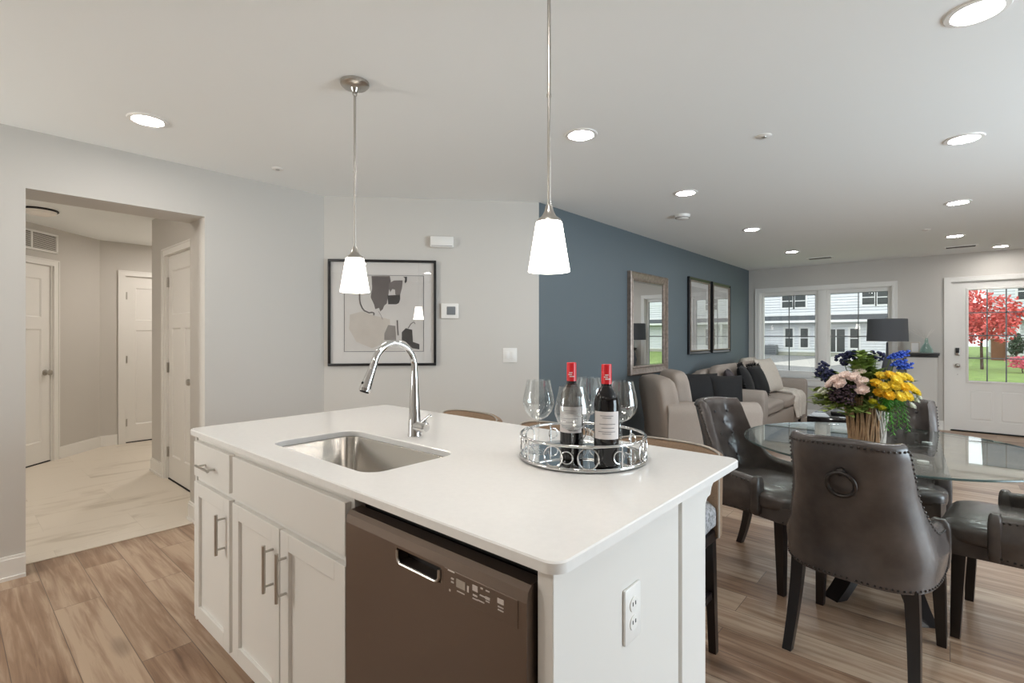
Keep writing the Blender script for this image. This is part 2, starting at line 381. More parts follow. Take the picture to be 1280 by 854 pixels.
# ---- panelled interior doors: local x along the wall, y out of the wall, z up
def casing(mb,w,h,cw=.062,t=.016,bottom=False):
    for x0,x1 in((-cw,0),(w,w+cw)):
        mb.box(x0,x1,0,t,0,h)
        a,b=(x0-.001,x0+.012) if x0<0 else (x1-.012,x1+.001)
        mb.box(a,b,.001,t+.006,0,h+cw-.012)
    mb.box(-cw,w+cw,0,t,h,h+cw); mb.box(-cw-.001,w+cw+.001,.001,t+.006,h+cw-.012,h+cw+.001)
def slab_panels(w,h,panels,z0=.012,th=.035,y=-.018,rec=.009):
    mb=MB(); mb.box(0,w,y-th,y-rec,z0,h)
    xs=sorted({0,w}|{p[0] for p in panels}|{p[1] for p in panels}); zs=sorted({z0,h}|{p[2] for p in panels}|{p[3] for p in panels})
    for i in range(len(xs)-1):
        for j in range(len(zs)-1):
            cx=(xs[i]+xs[i+1])/2; cz=(zs[j]+zs[j+1])/2
            if not any(p[0]<cx<p[1] and p[2]<cz<p[3] for p in panels): mb.box(xs[i],xs[i+1],y-rec,y,zs[j],zs[j+1])
    for p in panels:   # sloped moulding around the recess
        a=[(p[0],y,p[2]),(p[1],y,p[2]),(p[1],y,p[3]),(p[0],y,p[3])]; k=.012
        b=[(p[0]+k,y-rec+.0005,p[2]+k),(p[1]-k,y-rec+.0005,p[2]+k),(p[1]-k,y-rec+.0005,p[3]-k),(p[0]+k,y-rec+.0005,p[3]-k)]
        va=[mb.bm.verts.new(v) for v in a]; vb=[mb.bm.verts.new(v) for v in b]
        for i in range(4): mb.bm.faces.new((va[i],va[(i+1)%4],vb[(i+1)%4],vb[i]))
    bmesh.ops.remove_doubles(mb.bm,verts=mb.bm.verts,dist=1e-5)
    return mb
def hall_door(name,p,ang,w,hinge_left,mirrorx=False):
    h=2.04
    e=struct(empty(name,(p[0],p[1],0),ang))
    mb=MB(); casing(mb,w,h); mb.build('casing','trim',e)
    mb=MB(); mb.box(0,.014,-.115,-.001,0,h-.002); mb.box(w-.014,w,-.115,-.001,0,h-.002); mb.box(0,w,-.115,-.001,h-.002,h+.01); mb.box(.014,w-.014,-.11,-.095,0,h-.002); mb.build('jamb','trim',e)  # last box: hidden backing board added to keep outside light from leaking in
    MB().box(.014,w-.014,-.09,-.012,0,.009).build('threshold_or_gap_shade','blackmatte',e,0)  # black strip standing in for the shade in the gap under the door
    st=.115; x0=.014
    P=[(st,w-st,1.50,1.90),(st,w/2-.05,.22,1.38),(w/2+.05,w-st,.22,1.38)]
    s=slab_panels(w-.032,h-.004,[(max(a-x0,0),b-x0,c,d) for a,b,c,d in P]); s.build('door_slab','trim',e,0,loc=(.016,0,0))
    hx=w-.012 if hinge_left else .012
    for z in (.25,1.02,1.80):
        MB().cyl((hx,-.01,z-.045),(hx,-.01,z+.045),.008,10).box(hx-.02,hx+.02,-.019,-.014,z-.045,z+.045).build('hinge','nickel',e)
    kx=.075 if hinge_left else w-.075
    MB().lathe([(.0,.0),(.03,.0),(.03,.006),(.012,.01),(.011,.03),(.024,.036),(.029,.048),(.025,.06),(0,.064)],n=20).build('knob','nickel',e,loc=(kx,-.018,.93)).rotation_euler=(R(-90),0,0)
    return e
# local frames on walls: +y out of the wall, +x to the viewer's left
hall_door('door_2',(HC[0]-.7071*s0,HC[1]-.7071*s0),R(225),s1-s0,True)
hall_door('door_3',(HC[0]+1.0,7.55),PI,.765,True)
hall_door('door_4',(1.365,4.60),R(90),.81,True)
# ---- front door
e=struct(empty('door_1',(XF,DY0,0),R(90))); w=DY1-DY0; h=2.045
mb=MB(); casing(mb,w,h+.01); mb.build('casing','trim',e)
mb=MB(); mb.box(0,.012,-.145,-.001,0,h); mb.box(w-.012,w,-.145,-.001,0,h); mb.box(0,w,-.145,-.001,h,h+.01); mb.build('jamb','trim',e)
MB().box(0,w,-.14,.0,0,.018,.003).build('threshold_or_gap_shade','blackmatte',e)
lx0,lx1,lz0,lz1=.19,.74,.70,1.93
mb=MB(); y0,y1=-.062,-.018
for b in((.012,lx0,.02,h-.003),(lx1,w-.012,.02,h-.003),(lx0,lx1,lz1,h-.003),(lx0,lx1,.02,.16),(lx0,lx1,.58,lz0)): mb.box(b[0],b[1],y0,y1,b[2],b[3])
mb.box(lx0,lx1,y0,y1-.008,.16,.58)
for a,b in((.19,.435),(.495,.74)):
    mb.box(a+.02,b-.02,y0,y1-.001,.18,.56,.006)
mb.box(.435,.495,y0,y1,.16,.58)
mb.build('door_slab','trim',e,0)
mb=MB(); k=.026
for b in((lx0-k,lx0,lz0-k,lz1+k),(lx1,lx1+k,lz0-k,lz1+k),(lx0,lx1,lz1,lz1+k),(lx0,lx1,lz0-k,lz0)): mb.box(b[0],b[1],y0,y1+.012,b[2],b[3],.004)
mb.build('lite_frame','trim',e)
MB().box(lx0,lx1,-.040,-.038,lz0,lz1).build('glass','pane',e,0)
mb=MB()
for i in(1,2): x=lx0+(lx1-lx0)*i/3; mb.box(x-.007,x+.007,-.046,-.032,lz0,lz1)
for i in(1,2,3): z=lz0+(lz1-lz0)*i/4; mb.box(lx0,lx1,-.046,-.032,z-.007,z+.007)
mb.build('muntin','muntin',e,0)
kp=MB().box(.828,.878,-.018,.006,1.04,1.15,.008).build('keypad_deadbolt','nickel',e)
MB().box(.834,.872,.004,.009,1.075,1.145,.003).build('keypad_face','black',kp)
MB().lathe([(0,0),(.028,0),(.028,.006),(.011,.01),(.011,.03),(.026,.036),(.028,.05),(.018,.06),(0,.062)],n=20).build('knob','nickel',e,loc=(.853,-.018,.905)).rotation_euler=(R(-90),0,0)
MB().cyl((.853,-.02,.78),(.853,-.012,.78),.006,8).build('screw_cap','nickel',e)
# ---- big window
e=struct(empty('window_1',(XF,WY0,0),R(90))); w=WY1-WY0
mb=MB(); c=.062
mb.box(-c,0,0,.018,WZ0,WZ1).box(w,w+c,0,.018,WZ0,WZ1).box(-c,w+c,0,.018,WZ1,WZ1+c)
mb.box(-c-.001,-c+.012,.001,.024,WZ0,WZ1+c-.012).box(w+c-.012,w+c+.001,.001,.024,WZ0,WZ1+c-.012).box(-c-.001,w+c+.001,.001,.024,WZ1+c-.012,WZ1+c+.001)
mb.build('casing','trim',e)
mb=MB(); mb.box(0,.012,-.149,-.001,WZ0,WZ1-.012).box(w-.012,w,-.149,-.001,WZ0,WZ1-.012).box(0,w,-.149,-.001,WZ1-.012,WZ1); mb.build('jamb','trim',e)
MB().box(-c-.02,w+c+.02,-.15,.035,WZ0-.025,WZ0,.006).build('sill','trim',e)
MB().box(-c,w+c,0,.016,WZ0-.115,WZ0-.025,.004).build('apron','trim',e)
MB().box(.83,.95,-.14,-.03,WZ0,WZ1,.004).build('mullion','trim',e)
for a,b in((.012,.83),(.95,w-.012)):
    mb=MB(); f=.042
    mb.box(a,a+f,-.12,-.06,WZ0+.07,WZ1-.012).box(b-f,b,-.12,-.06,WZ0+.07,WZ1-.012).box(a+f,b-f,-.12,-.061,WZ1-.07,WZ1-.012).box(a,b,-.12,-.05,WZ0,WZ0+.07).box(a+f,b-f,-.12,-.061,WZ0+.07,WZ0+.115)
    sa=mb.build('sash','trim',e,0)
    MB().box(a+f,b-f,-.093,-.091,WZ0+.115,WZ1-.07).build('pane','pane',sa,0)
    mb=MB(); x=(a+b)/2; mb.box(x-.006,x+.006,-.10,-.084,WZ0+.115,WZ1-.07).box(a+f,b-f,-.10,-.084,1.292,1.308)
    mb.box(a+f,a+f+.008,-.10,-.084,WZ0+.115,WZ1-.07).box(a+f,b-f,-.10,-.084,WZ1-.078,WZ1-.07)
    mb.build('muntin','muntin',sa,0)
# unseen patio door in the right wall; window behind the camera added for fill
def plain_window(name,loc,rz,w,z0,z1,n):
    e=struct(empty(name,loc,rz)); mb=MB(); mb.box(-.06,0,0,.018,max(0,z0-.06),z1+.06).box(w,w+.06,0,.018,max(0,z0-.06),z1+.06).box(0,w,0,.018,z1,z1+.06).box(0,w,0,.018,z0-.06 if z0>.1 else z0-.02,z0); mb.build('casing','trim',e,0)
    mb=MB()
    for i in range(n):
        a=w*i/n; b=w*(i+1)/n; mb.box(a,a+.07,-.1,-.05,z0,z1).box(b-.07,b,-.1,-.05,z0,z1).box(a+.07,b-.07,-.1,-.05,z1-.07,z1).box(a+.07,b-.07,-.1,-.05,z0,z0+.09)
        mb2=MB().box(a+.07,b-.07,-.077,-.074,z0+.09,z1-.07).build('pane','pane',e,0)
    mb.build('sash','trim',e,0)
plain_window('window_2',(2.0,-3.0,0),0,2.6,.02,2.1,2)
plain_window('window_3_added',(-2.2,3.75,0),R(-90),.43,1.0,2.15,1)
# half wall by the front door with its dark cap
hw=struct(empty('wall_half',(8.98,.29,0)))
MB().box(-.2,.225,-.16,.16,0,1.045).build('wall_face','wall',hw,0)
MB().box(-.23,.225,-.185,.185,1.045,1.075,.005).box(-.215,.225,-.172,.172,1.02,1.045,.004).build('dark_cap','black',hw)
mb=MB(); mb.box(-.214,.2,-.174,.174,0,.11); mb.build('baseboard_trim','trim',hw,0)
# ---- hall return-air grille above the left hall door, hall ceiling light
g=empty('return_air_grille',(HC[0]-.7071*.60,HC[1]-.7071*.60,0),R(225),'white double return air grille above the left hall door','vent')
gz0,gz1=2.175,2.375
MB().box(0,.62,0,.004,gz0,gz1).build('backing','vent',g,0)
mb=MB()
for b in((0,.62,gz1-.022,gz1),(0,.62,gz0,gz0+.022),(0,.022,gz0,gz1),(.598,.62,gz0,gz1),(.302,.322,gz0,gz1)): mb.box(b[0],b[1],0,.014,b[2],b[3],.002)
mb.build('frame','trim',g)
for k in range(11):
    z=gz0+.03+k*.0135
    mm=Matrix.Translation((0,.006,z))@Matrix.Rotation(R(40),4,'X')
    MB().box(.02,.60,-.004,.004,-.0008,.0008,M4=mm).build('slat','trim',g,0)
p=(.59,6.13)
e=empty('hall_ceiling_light',(p[0],p[1],H),0,'flush round ceiling light in the hallway with dark metal rim','ceiling light')
MB().lathe([(0,0),(.125,0),(.13,-.010),(.125,-.016),(.115,-.016)],n=40).build('rim','slate_dark',e)
MB().lathe([(.116,-.015),(.108,-.035),(.07,-.05),(0,-.055)],n=40).build('glass_dome','hallbulb',e)

# ------------------------------------------------------------ ceiling fittings
def can_light(x,y,label=None,m='can',seen=True):
    if y>4: m='hallfill'
    e=empty('recessed_light',(x,y,H),0,label,'ceiling light',group='recessed ceiling lights' if seen else 'added unseen fill lights')
    MB().lathe([(.066,-.003),(.072,-.008),(.088,-.006),(.092,0),(.066,0)],n=40,close=True).build('trim_ring','plastic',e)
    MB().lathe([(0,-.004),(.067,-.004),(.067,-.001),(0,-.001)],n=32).build('diffuser',m,e)
for x,y,l,m in[(.718,3.162,'round recessed ceiling light above the hallway opening, far left','can'),
    (2.372,1.56,'round recessed ceiling light just right of the nearer pendant rod','can'),
    (3.879,1.572,'round recessed ceiling light straight above the smoke detector','can'),
    (5.673,1.585,'small recessed ceiling light between the smoke detector light and the one near the window vent','canday'),
    (7.538,1.60,'small recessed ceiling light nearest the blue wall corner, left of the dark vent','canday'),
    (2.377,-.07,'largest recessed ceiling light, cut by the top right of the photo','can'),
    (3.865,-.06,'recessed ceiling light on the right side below the largest one','canday'),
    (5.674,-.05,'recessed ceiling light third down on the right side of the ceiling','canday'),
    (7.555,-.04,'small recessed ceiling light just before the dark vent near the front door','canday'),
    (8.80,-.48,'recessed ceiling light right above the front door','can')]: can_light(x,y,l,m)
for x,y in((.08,4.75),(1.95,6.7),(.72,.7),(-.9,2.6),(-.9,1.2),(-.9,-.2),(2.37,-1.7),(3.87,-1.7),(5.67,-1.7),(7.55,-1.7)):  # unseen lights added to brighten hall, kitchen and right side
    can_light(x,y,'round ceiling light added out of view to brighten the rooms','can',False)
sd=empty('smoke_detector',(4.578,1.886,H),0,'white round smoke detector on the ceiling near the blue wall','smoke detector')
MB().lathe([(0,-.04),(.045,-.04),(.06,-.03),(.068,-.012),(.07,0),(0,0)],n=32).build('housing','plastic',sd)
MB().torus((0,0,-.028),.062,.003,n=32).build('vent_ring','vent',sd)
def sprinkler(x,y,l):
    e=empty('sprinkler_cover',(x,y,H),0,l,'sprinkler'); MB().lathe([(0,-.006),(.035,-.006),(.04,-.002),(.04,0),(0,0)],n=28).build('cover_plate','plastic',e); MB().lathe([(0,-.009),(.012,-.009),(.014,-.005),(0,-.005)],n=16).build('centre_cap','nickel',e)
sprinkler(1.505,3.424,'small round sprinkler cover on the ceiling left of the farther pendant canopy')
sprinkler(3.07,.792,'faint sprinkler cover on the ceiling right of the nearer pendant')
sprinkler(6.905,.19,'tiny sprinkler cover on the ceiling left of the far right lights')
def register(x,y,l):
    e=empty('ceiling_register',(x,y,H),0,l,'vent')
    mb=MB()
    for a in((-.08,.08,-.16,-.14),(-.08,.08,.14,.16),(-.08,-.065,-.14,.14),(.065,.08,-.14,.14)): mb.box(*a,-.008,0)
    mb.build('frame','plastic',e,0); MB().box(-.065,.065,-.14,.14,-.002,0).build('backing','vent',e,0)
    for k in range(6): MB().box(-.055+k*.022-.004,-.055+k*.022+.004,-.14,.14,-.007,-.003).build('slat','vent',e,0)
register(8.40,1.42,'dark slatted ceiling vent above the big window')
register(8.50,-.10,'dark slatted ceiling vent left above the front door')
# ------------------------------------------------------------ pendants over the island
def pendant(x,y,label):
    e=empty('pendant_light',(x,y,H),0,label,'pendant light',group='pendant lights over the island')
    MB().lathe([(0,0),(.062,0),(.062,-.012),(.052,-.022),(.02,-.028),(.012,-.045),(0,-.045)],n=36).build('canopy','nickel',e)
    MB().torus((0,0,-.052),.009,.0025,axis='Y',n=16,m=6).build('loop','nickel',e)
    MB().cyl((0,0,-.06),(0,0,-.40),.0055,12).cyl((0,0,-.396),(0,0,-.404),.0075,12).cyl((0,0,-.40),(0,0,-.76),.0055,12).build('rod','nickel',e)
    MB().lathe([(.0,-.735),(.010,-.735),(.014,-.752),(.022,-.768),(.036,-.778),(.039,-.786),(.0,-.786)],n=32).build('socket_cap','nickel',e)
    MB().lathe([(.037,-.784),(.040,-.790),(.0635,-.936),(.0605,-.936),(.037,-.795),(.034,-.788)],n=40,close=True).build('glass_shade','bulbglass',e)
    return e
pendant(1.22,2.00,'brushed nickel pendant light with white glass shade hanging in front of the abstract art')
pendant(1.22,.918,'nearer brushed nickel pendant light, its rod cut by the top of the photo')
# ------------------------------------------------------------ kitchen island
CX0,CX1,CY0,CY1=.697,1.693,.505,2.444; CZ=.914
def rrect(x0,x1,y0,y1,r,n=6):
    P=[]
    for cx,cy,a in((x1-r,y1-r,0),(x0+r,y1-r,90),(x0+r,y0+r,180),(x1-r,y0+r,270)):
        for i in range(n+1): t=R(a+90*i/n); P.append((cx+r*math.cos(t),cy+r*math.sin(t)))
    return P
def ring_slab(mb,outer,inner,z0,z1,ch=.003):
    """slab with a hole; both loops have the same number of points"""
    def L(P,z,g=0):
        c=(sum(p[0] for p in P)/len(P),sum(p[1] for p in P)/len(P)); return [mb.bm.verts.new((p[0]-g*(1 if p[0]>c[0] else -1),p[1]-g*(1 if p[1]>c[1] else -1),z)) for p in P]
    o0=L(outer,z0);o1=L(outer,z1-ch);o2=L(outer,z1,ch); i2=L(inner,z1,-ch); i1=L(inner,z1-ch); i0=L(inner,z0); seq=[o0,o1,o2,i2,i1,i0,o0]; n=len(outer)
    for a,b in zip(seq,seq[1:]):
        for k in range(n): mb.bm.faces.new((a[k],a[(k+1)%n],b[(k+1)%n],b[k]))
SX0,SX1,SY0,SY1=.805,1.145,1.245,1.895
mb=MB(); ring_slab(mb,rrect(CX0,CX1,CY0,CY1,.035,8),rrect(SX0,SX1,SY0,SY1,.06,8),CZ-.022,CZ)
tag(mb.build('countertop','counter',smooth=30),'white quartz countertop with sink cut-out covering the kitchen island','countertop')
# sink basin
sk=empty('undermount_sink',((SX0+SX1)/2,(SY0+SY1)/2,CZ-.022),0,'stainless steel undermount sink set into the island countertop','sink')
mb=MB(); cx,cy=(SX0+SX1)/2,(SY0+SY1)/2
def rr(g,z,r): return [(x-cx,y-cy,z) for x,y in rrect(SX0+g,SX1-g,SY0+g,SY1-g,r,8)]
mb.loft([rr(-.02,-.0005,.07),rr(.0,-.0005,.06),rr(.004,-.004,.058),rr(.012,-.175,.05),rr(.03,-.2,.04),rr(.16,-.206,.01)],caps=False)
mb.loft([rr(.16,-.206,.01)],caps=False); 
vs=[mb.bm.verts.new(p) for p in rr(.16,-.206,.01)]; mb.bm.faces.new(vs)
mb.build('basin','steel',sk,50)
MB().lathe([(.0,-.2035),(.028,-.2035),(.034,-.2005),(.043,-.2005),(.046,-.2045)],n=28).build('drain','chrome',sk)
# cabinet units
FX=.722
def shaker(parent,name,y0,y1,z0,z1,fr=.055):
    mb=MB(); x0,x1=FX-.019,FX
    mb.box(x0+.011,x1,y0+fr,y1-fr,z0+fr,z1-fr)
    mb.box(x0,x1,y0,y0+fr,z0,z1,.0015).box(x0,x1,y1-fr,y1,z0,z1,.0015).box(x0,x1,y0+fr,y1-fr,z0,z0+fr,.0015).box(x0,x1,y0+fr,y1-fr,z1-fr,z1,.0015)
    return mb.build(name,'cab',parent,0)
def bar_pull(parent,y,z0,z1,horizontal=False,y1=None):
    mb=MB(); x=FX-.019-.03
    if horizontal:
        mb.cyl((x,y,z0),(x,y1,z0),.005,12)
        for q in(y+.02,y1-.02): mb.cyl((FX-.019,q,z0),(x,q,z0),.004,10)
    else:
        mb.cyl((x,y,z0),(x,y,z1),.006,12)
        for q in(z0+.02,z1-.02): mb.cyl((FX-.019,y,q),(x,y,q),.004,10)
    return mb.build('handle','nickel',parent)
def carcass(e,y0,y1,x1=1.30):
    mb=MB(); mb.box(FX+.0005,FX+.018,y0,y0+.03,.10,CZ-.024).box(FX+.0005,FX+.018,y1-.03,y1,.10,CZ-.024).box(FX+.0005,FX+.018,y0+.03,y1-.03,.845,CZ-.024).box(FX+.0005,FX+.018,y0+.03,y1-.03,.69,.73).box(FX+.0005,FX+.018,y0+.03,y1-.03,.10,.15)
    mb.box(FX+.018,x1,y0+.001,y0+.016,.101,CZ-.025).box(FX+.018,x1,y1-.016,y1-.001,.101,CZ-.025).box(FX+.018,x1-.001,y0+.016,y1-.016,.102,.118).box(x1-.012,x1-.001,y0+.016,y1-.016,.118,CZ-.026)
    return mb.build('carcass','cab',e,0)
e=empty('drawer_cabinet',(0,0,0),0,'narrow white base cabinet with one small drawer over a shaker door, left end of island','cabinet')
carcass(e,1.988,2.40)
dr=MB().box(FX-.019,FX,2.003,2.388,.725,.868,.002).build('drawer_front','cab',e,0); bar_pull(dr,2.13,.79,0,True,2.27)
dd=shaker(e,'door',2.003,2.388,.135,.70); bar_pull(dd,2.045,.495,.645)
MB().box(FX+.07,FX+.085,1.99,2.40,0,.10).build('toe_kick','cab',e,0)
e=empty('sink_cabinet',(0,0,0),0,'white double door sink base cabinet with plain false drawer front, beside dishwasher','cabinet')
carcass(e,1.185,1.9875)
MB().box(FX-.019,FX,1.200,1.972,.725,.868,.002).build('false_drawer_front','cab',e,0)
d1=shaker(e,'door',1.590,1.972,.135,.70); bar_pull(d1,1.632,.495,.645)
d2=shaker(e,'door',1.200,1.582,.135,.70); bar_pull(d2,1.540,.495,.645)
MB().box(FX+.07,FX+.085,1.185,1.985,0,.10).build('toe_kick','cab',e,0)
# dishwasher
dy0,dy1=.572,1.180
e=empty('dishwasher',(0,0,0),0,'bronze stainless dishwasher with pocket handle under the island countertop','dishwasher')
MB().box(FX+.03,1.28,dy0,dy1,.10,.885).build('tub','slate_dark',e,0)
pk0,pk1,pz0,pz1=.806,.960,.788,.820
fx=FX-.028
mb=MB()   # door skin: a profile extruded along y, opened for the pocket
prof=[(FX+.018,.11),(fx,.11),(fx,.826),(fx+.004,.846),(fx+.014,.855),(FX+.018,.857)]
def skin(a,b,p): mb.loft([[(x,y,z) for x,z in p] for y in(a,b)])
skin(dy0,pk0,prof); skin(pk1,dy1,prof)
skin(pk0,pk1,[(FX+.018,.11),(fx,.11),(fx,pz0),(FX+.018,pz0)]); skin(pk0,pk1,[(FX+.018,pz1),(fx,pz1),(fx,.826),(fx+.004,.846),(fx+.014,.855),(FX+.018,.857)])
mb.build('door','slate',e,0)
ph=MB().box(FX+.004,FX+.008,pk0,pk1,pz0,pz1).build('pocket_recess','slate_dark',e,0)
mb=MB(); pts=[(fx-.002,pk0+.004,pz1-.004)]
for i in range(9): t=R(180+90*i/8); pts.append((fx-.002,pk0+.018+.014*math.cos(t),pz0+.014+.014*math.sin(t)))
for i in range(9): t=R(270+90*i/8); pts.append((fx-.002,pk1-.018+.014*math.cos(t),pz0+.014+.014*math.sin(t)))
pts.append((fx-.002,pk1-.004,pz1-.004)); mb.tube(pts,.0035,8); mb.build('pocket_lip','nickel',e)
cp=MB().box(fx-.0012,fx+.001,.592,.794,.774,.826,.0008).build('control_panel','slate',e,0)
def mark(y,z,w,h,m='whiteink'): return MB().box(fx-.0024,fx-.0010,y-.014-w/2,y-.014+w/2,z-h/2-.008,z+h/2-.008).build('panel_mark',m,cp,0)
mark(.757,.814,.026,.016,'piping')
for y,z,w,h in[(.782,.818,.008,.003),(.782,.811,.008,.003),(.786,.832,.02,.002),(.757,.798,.022,.002),(.736,.812,.005,.012),(.716,.820,.014,.011),(.716,.806,.012,.003),(.716,.799,.014,.002),(.698,.826,.006,.003),(.696,.812,.014,.002),(.700,.800,.018,.002),(.682,.826,.01,.002),(.682,.812,.012,.005),(.682,.806,.01,.002),(.648,.818,.016,.009),(.648,.807,.014,.002),(.648,.801,.014,.002),(.79,.792,.004,.004)]: mark(y,z,w,h)
MB().box(FX+.05,FX+.065,dy0,dy1,.0,.105).build('kick_plate','slate_dark',e,0)
# end panels of the island
e=empty('island_end_panel',(0,0,0),0,'white painted end panel and corner post of the island beside the dishwasher','panel')
MB().box(FX-.005,1.262,.53,.566,0,CZ-.022,.002).build('end_board','cab',e,0)
mb=MB(); mb.box(1.262,1.285,.545,.60,0,CZ-.022).box(1.285,1.452,.53,.66,0,CZ-.022,.002).box(1.262,1.276,.536,.56,0,CZ-.05,.002); mb.build('corner_post','cab',e,0)
mb=MB(); mb.prism([(1.452,.892),(1.56,.892),(1.56,.878),(1.535,.872),(1.515,.858),(1.505,.838),(1.48,.835),(1.465,.82),(1.452,.79)],.535,.60,'XZ'); mb.build('corbel','cab',e,0)
mb=MB(); mb.box(FX+.09,1.452,.522,.53,0,.09,.002); mb.build('shoe_board','cab',e,0)
e=empty('island_back_panel',(0,0,0),0,'white back panel of the island behind the counter stools','panel')
MB().box(1.435,1.452,.662,2.40,0,CZ-.0225).build('back_board','cab',e,0); MB().box(1.452,1.46,.662,2.40,0,.10,.002).build('base_strip','cab',e,0)
e=empty('island_side_panel',(0,0,0),0,'white far side panel of the island, towards the hallway','panel')
mb=MB(); mb.prism([(FX-.005,.105),(FX+.07,.105),(FX+.07,0),(1.434,0),(1.434,CZ-.0225),(FX-.005,CZ-.0225)],2.402,2.42,'XZ'); mb.build('side_board','cab',e,0)
mb=MB(); mb.box(FX+.09,1.434,2.42,2.428,0,.09,.002); mb.build('base_strip','cab',e,0)
# outlet on the end panel
e=empty('wall_outlet',(1.0025,.53,.70),0,'white duplex outlet plate on the island end panel','outlet')
MB().box(-.036,.036,-.007,0,-.06,.06,.003).build('cover_plate','plastic',e)
for z in(-.02,.02):
    r_=MB().lathe([(0,0),(.0165,0),(.0165,.002),(0,.002)],n=20).build('receptacle','plastic',e,loc=(0,-.007,z)); r_.rotation_euler=(R(90),0,0)
    for x in(-.006,.006): MB().box(x-.0012,x+.0012,-.0098,-.0088,z-.003+.001,z+.006).build('slot','blackmatte',e,0)
# faucet
fxp=(1.235,1.592)
e=empty('kitchen_faucet',(fxp[0],fxp[1],CZ),R(180),'chrome gooseneck pull-down faucet standing behind the sink','faucet')
MB().lathe([(0,0),(.027,0),(.027,.006),(.025,.01),(.025,.05),(.0235,.055),(.0225,.08),(.016,.20),(.0125,.255),(0,.255)],n=32).build('body','chrome',e)
pts=[(0,0,.25)]; rr_=.094
for i in range(1,21):
    t=PI-PI*i/20*.93; pts.append((rr_+rr_*math.cos(t),0,.268+rr_*math.sin(t)*1.05))
mb=MB(); mb.tube(pts,.0125,16); mb.build('gooseneck','chrome',e)
pe=Vector(pts[-1]); dv=(Vector(pts[-1])-Vector(pts[-2])).normalized(); dv=Vector((dv.x+.12,0,dv.z)).normalized()
sh=MB().cone(pe-dv*.004,pe+dv*.022,.0135,.0145,24).cone(pe+dv*.022,pe+dv*.092,.0145,.0205,24).cone(pe+dv*.092,pe+dv*.104,.0205,.0195,24).build('spray_head','chrome',e)
MB().ico(pe+dv*.07+Vector((.019,0,0)),.006,2).build('spray_button','slate_dark',sh)
MB().cone(pe+dv*.1035,pe+dv*.107,.017,.016,20).build('spray_face','blackmatte',sh)
hd=MB().cyl((0,0,.04),(0,.066,.04),.021,28).cone((0,.066,.04),(0,.074,.04),.021,.015,28).cone((0,.045,.055),(-.012,.082,.088),.0085,.0055,14).build('lever_handle','chrome',e)
# ------------------------------------------------------------ tray with wine and glasses
TC=(1.378,.901)
tr=empty('round_mirrored_tray',(TC[0],TC[1],CZ),0,'round silver tray with mirrored base and ring gallery on the island','tray')
MB().lathe([(0,.004),(.196,.004),(.196,.010),(0,.010)],n=64).build('mirror_base','mirror',tr)
MB().torus((0,0,.008),.2,.006,n=72).build('bottom_rim','chrome',tr)
MB().torus((0,0,.076),.2,.0045,n=72).build('top_rail','chrome',tr)
for k in range(12):
    a=R(k*30+8); qx=Matrix.Rotation(a,3,'Z'); c=qx@Vector((.2,0,.042))
    if k%3==2: MB().cyl((c.x,c.y,.01),(c.x,c.y,.074),.0028,10).build('post','chrome',tr)
    else: MB().torus(c,.030,.0024,axis='X',n=28,m=6,q=qx).build('gallery_ring','chrome',tr)
for k in range(8):
    a=R(k*45+20); qx=Matrix.Rotation(a,3,'Z'); c=qx@Vector((.199,0,.042)); MB().torus(c,.018,.0018,axis='X',n=20,m=6,q=qx).build('gallery_ring','chrome',tr)
for k in range(4): a=R(45+90*k); MB().cyl((.17*math.cos(a),.17*math.sin(a),0),(.17*math.cos(a),.17*math.sin(a),.005),.01,12).build('foot','chrome',tr)
TZ=CZ+.0102
def wine_glass(x,y,label):
    e=empty('wine_glass',(x,y,TZ),0,label,'wine glass',group='four balloon wine glasses on the tray')
    MB().lathe([(0,.0006),(.034,.0006),(.035,.0016),(.02,.0035),(.006,.008),(.0036,.02),(.0032,.06),(.0036,.098),(.008,.108),(0,.110)],n=36).build('stem_and_foot','wineglass',e)
    MB().lathe([(0,.107),(.012,.108),(.03,.118),(.044,.135),(.0515,.155),(.0525,.168),(.049,.19),(.043,.215),(.0385,.238),(.0372,.238),(.0417,.215),(.0477,.19),(.051,.168),(.05,.156),(.0428,.137),(.0292,.1205),(.012,.1108),(0,.110)],n=48).build('bowl','wineglass',e)
wine_glass(1.213,.827,'balloon wine glass nearest the camera, in front of the left bottle')
wine_glass(1.307,1.027,'balloon wine glass at the left end of the round tray')
wine_glass(1.504,.958,'balloon wine glass at the back of the tray between the two bottles')
wine_glass(1.449,.800,'balloon wine glass at the right of the tray beside the right bottle')
def bottle(x,y,rz,label):
    e=empty('wine_bottle',(x,y,TZ),rz,label,'wine bottle',group='two wine bottles on the tray')
    MB().lathe([(0,.004),(.028,.0),(.0345,.002),(.0365,.008),(.0365,.185),(.034,.203),(.026,.219),(.0165,.233),(.0140,.245),(.0138,.29),(0,.29)],n=48).build('glass_body','winebottle',e)
    MB().lathe([(0,.3005),(.0135,.3005),(.015,.299),(.0152,.243),(.0145,.243),(.0143,.298),(0,.298)],n=36).build('capsule','red',e).data
    def arc(name,z0,z1,a0,a1,r,m,par):
        mb=MB(); n=20; A=[(r*math.cos(R(a0+(a1-a0)*i/n)),r*math.sin(R(a0+(a1-a0)*i/n))) for i in range(n+1)]
        A2=[(x*(r-.0004)/r,y*(r-.0004)/r) for x,y in A]; mb.loft([[(*A[i],z0),(*A[i],z1),(*A2[i],z1),(*A2[i],z0)] for i in range(n+1)]); return mb.build(name,m,par)
    lb=arc('front_label',.085,.165,-75,55,.0371,'label',e)
    for z,a,b in((.152,-40,20),(.146,-30,10),(.128,-45,30),(.117,-35,25),(.106,-50,30),(.100,-30,10)): arc('label_print',z,z+.0016,a,b,.0374,'ink',lb)
    for z,a,b in((.262,-40,5),(.256,-25,30),(.268,-30,10)): arc('capsule_print',z,z+.003,a,b,.0156,'label',e)
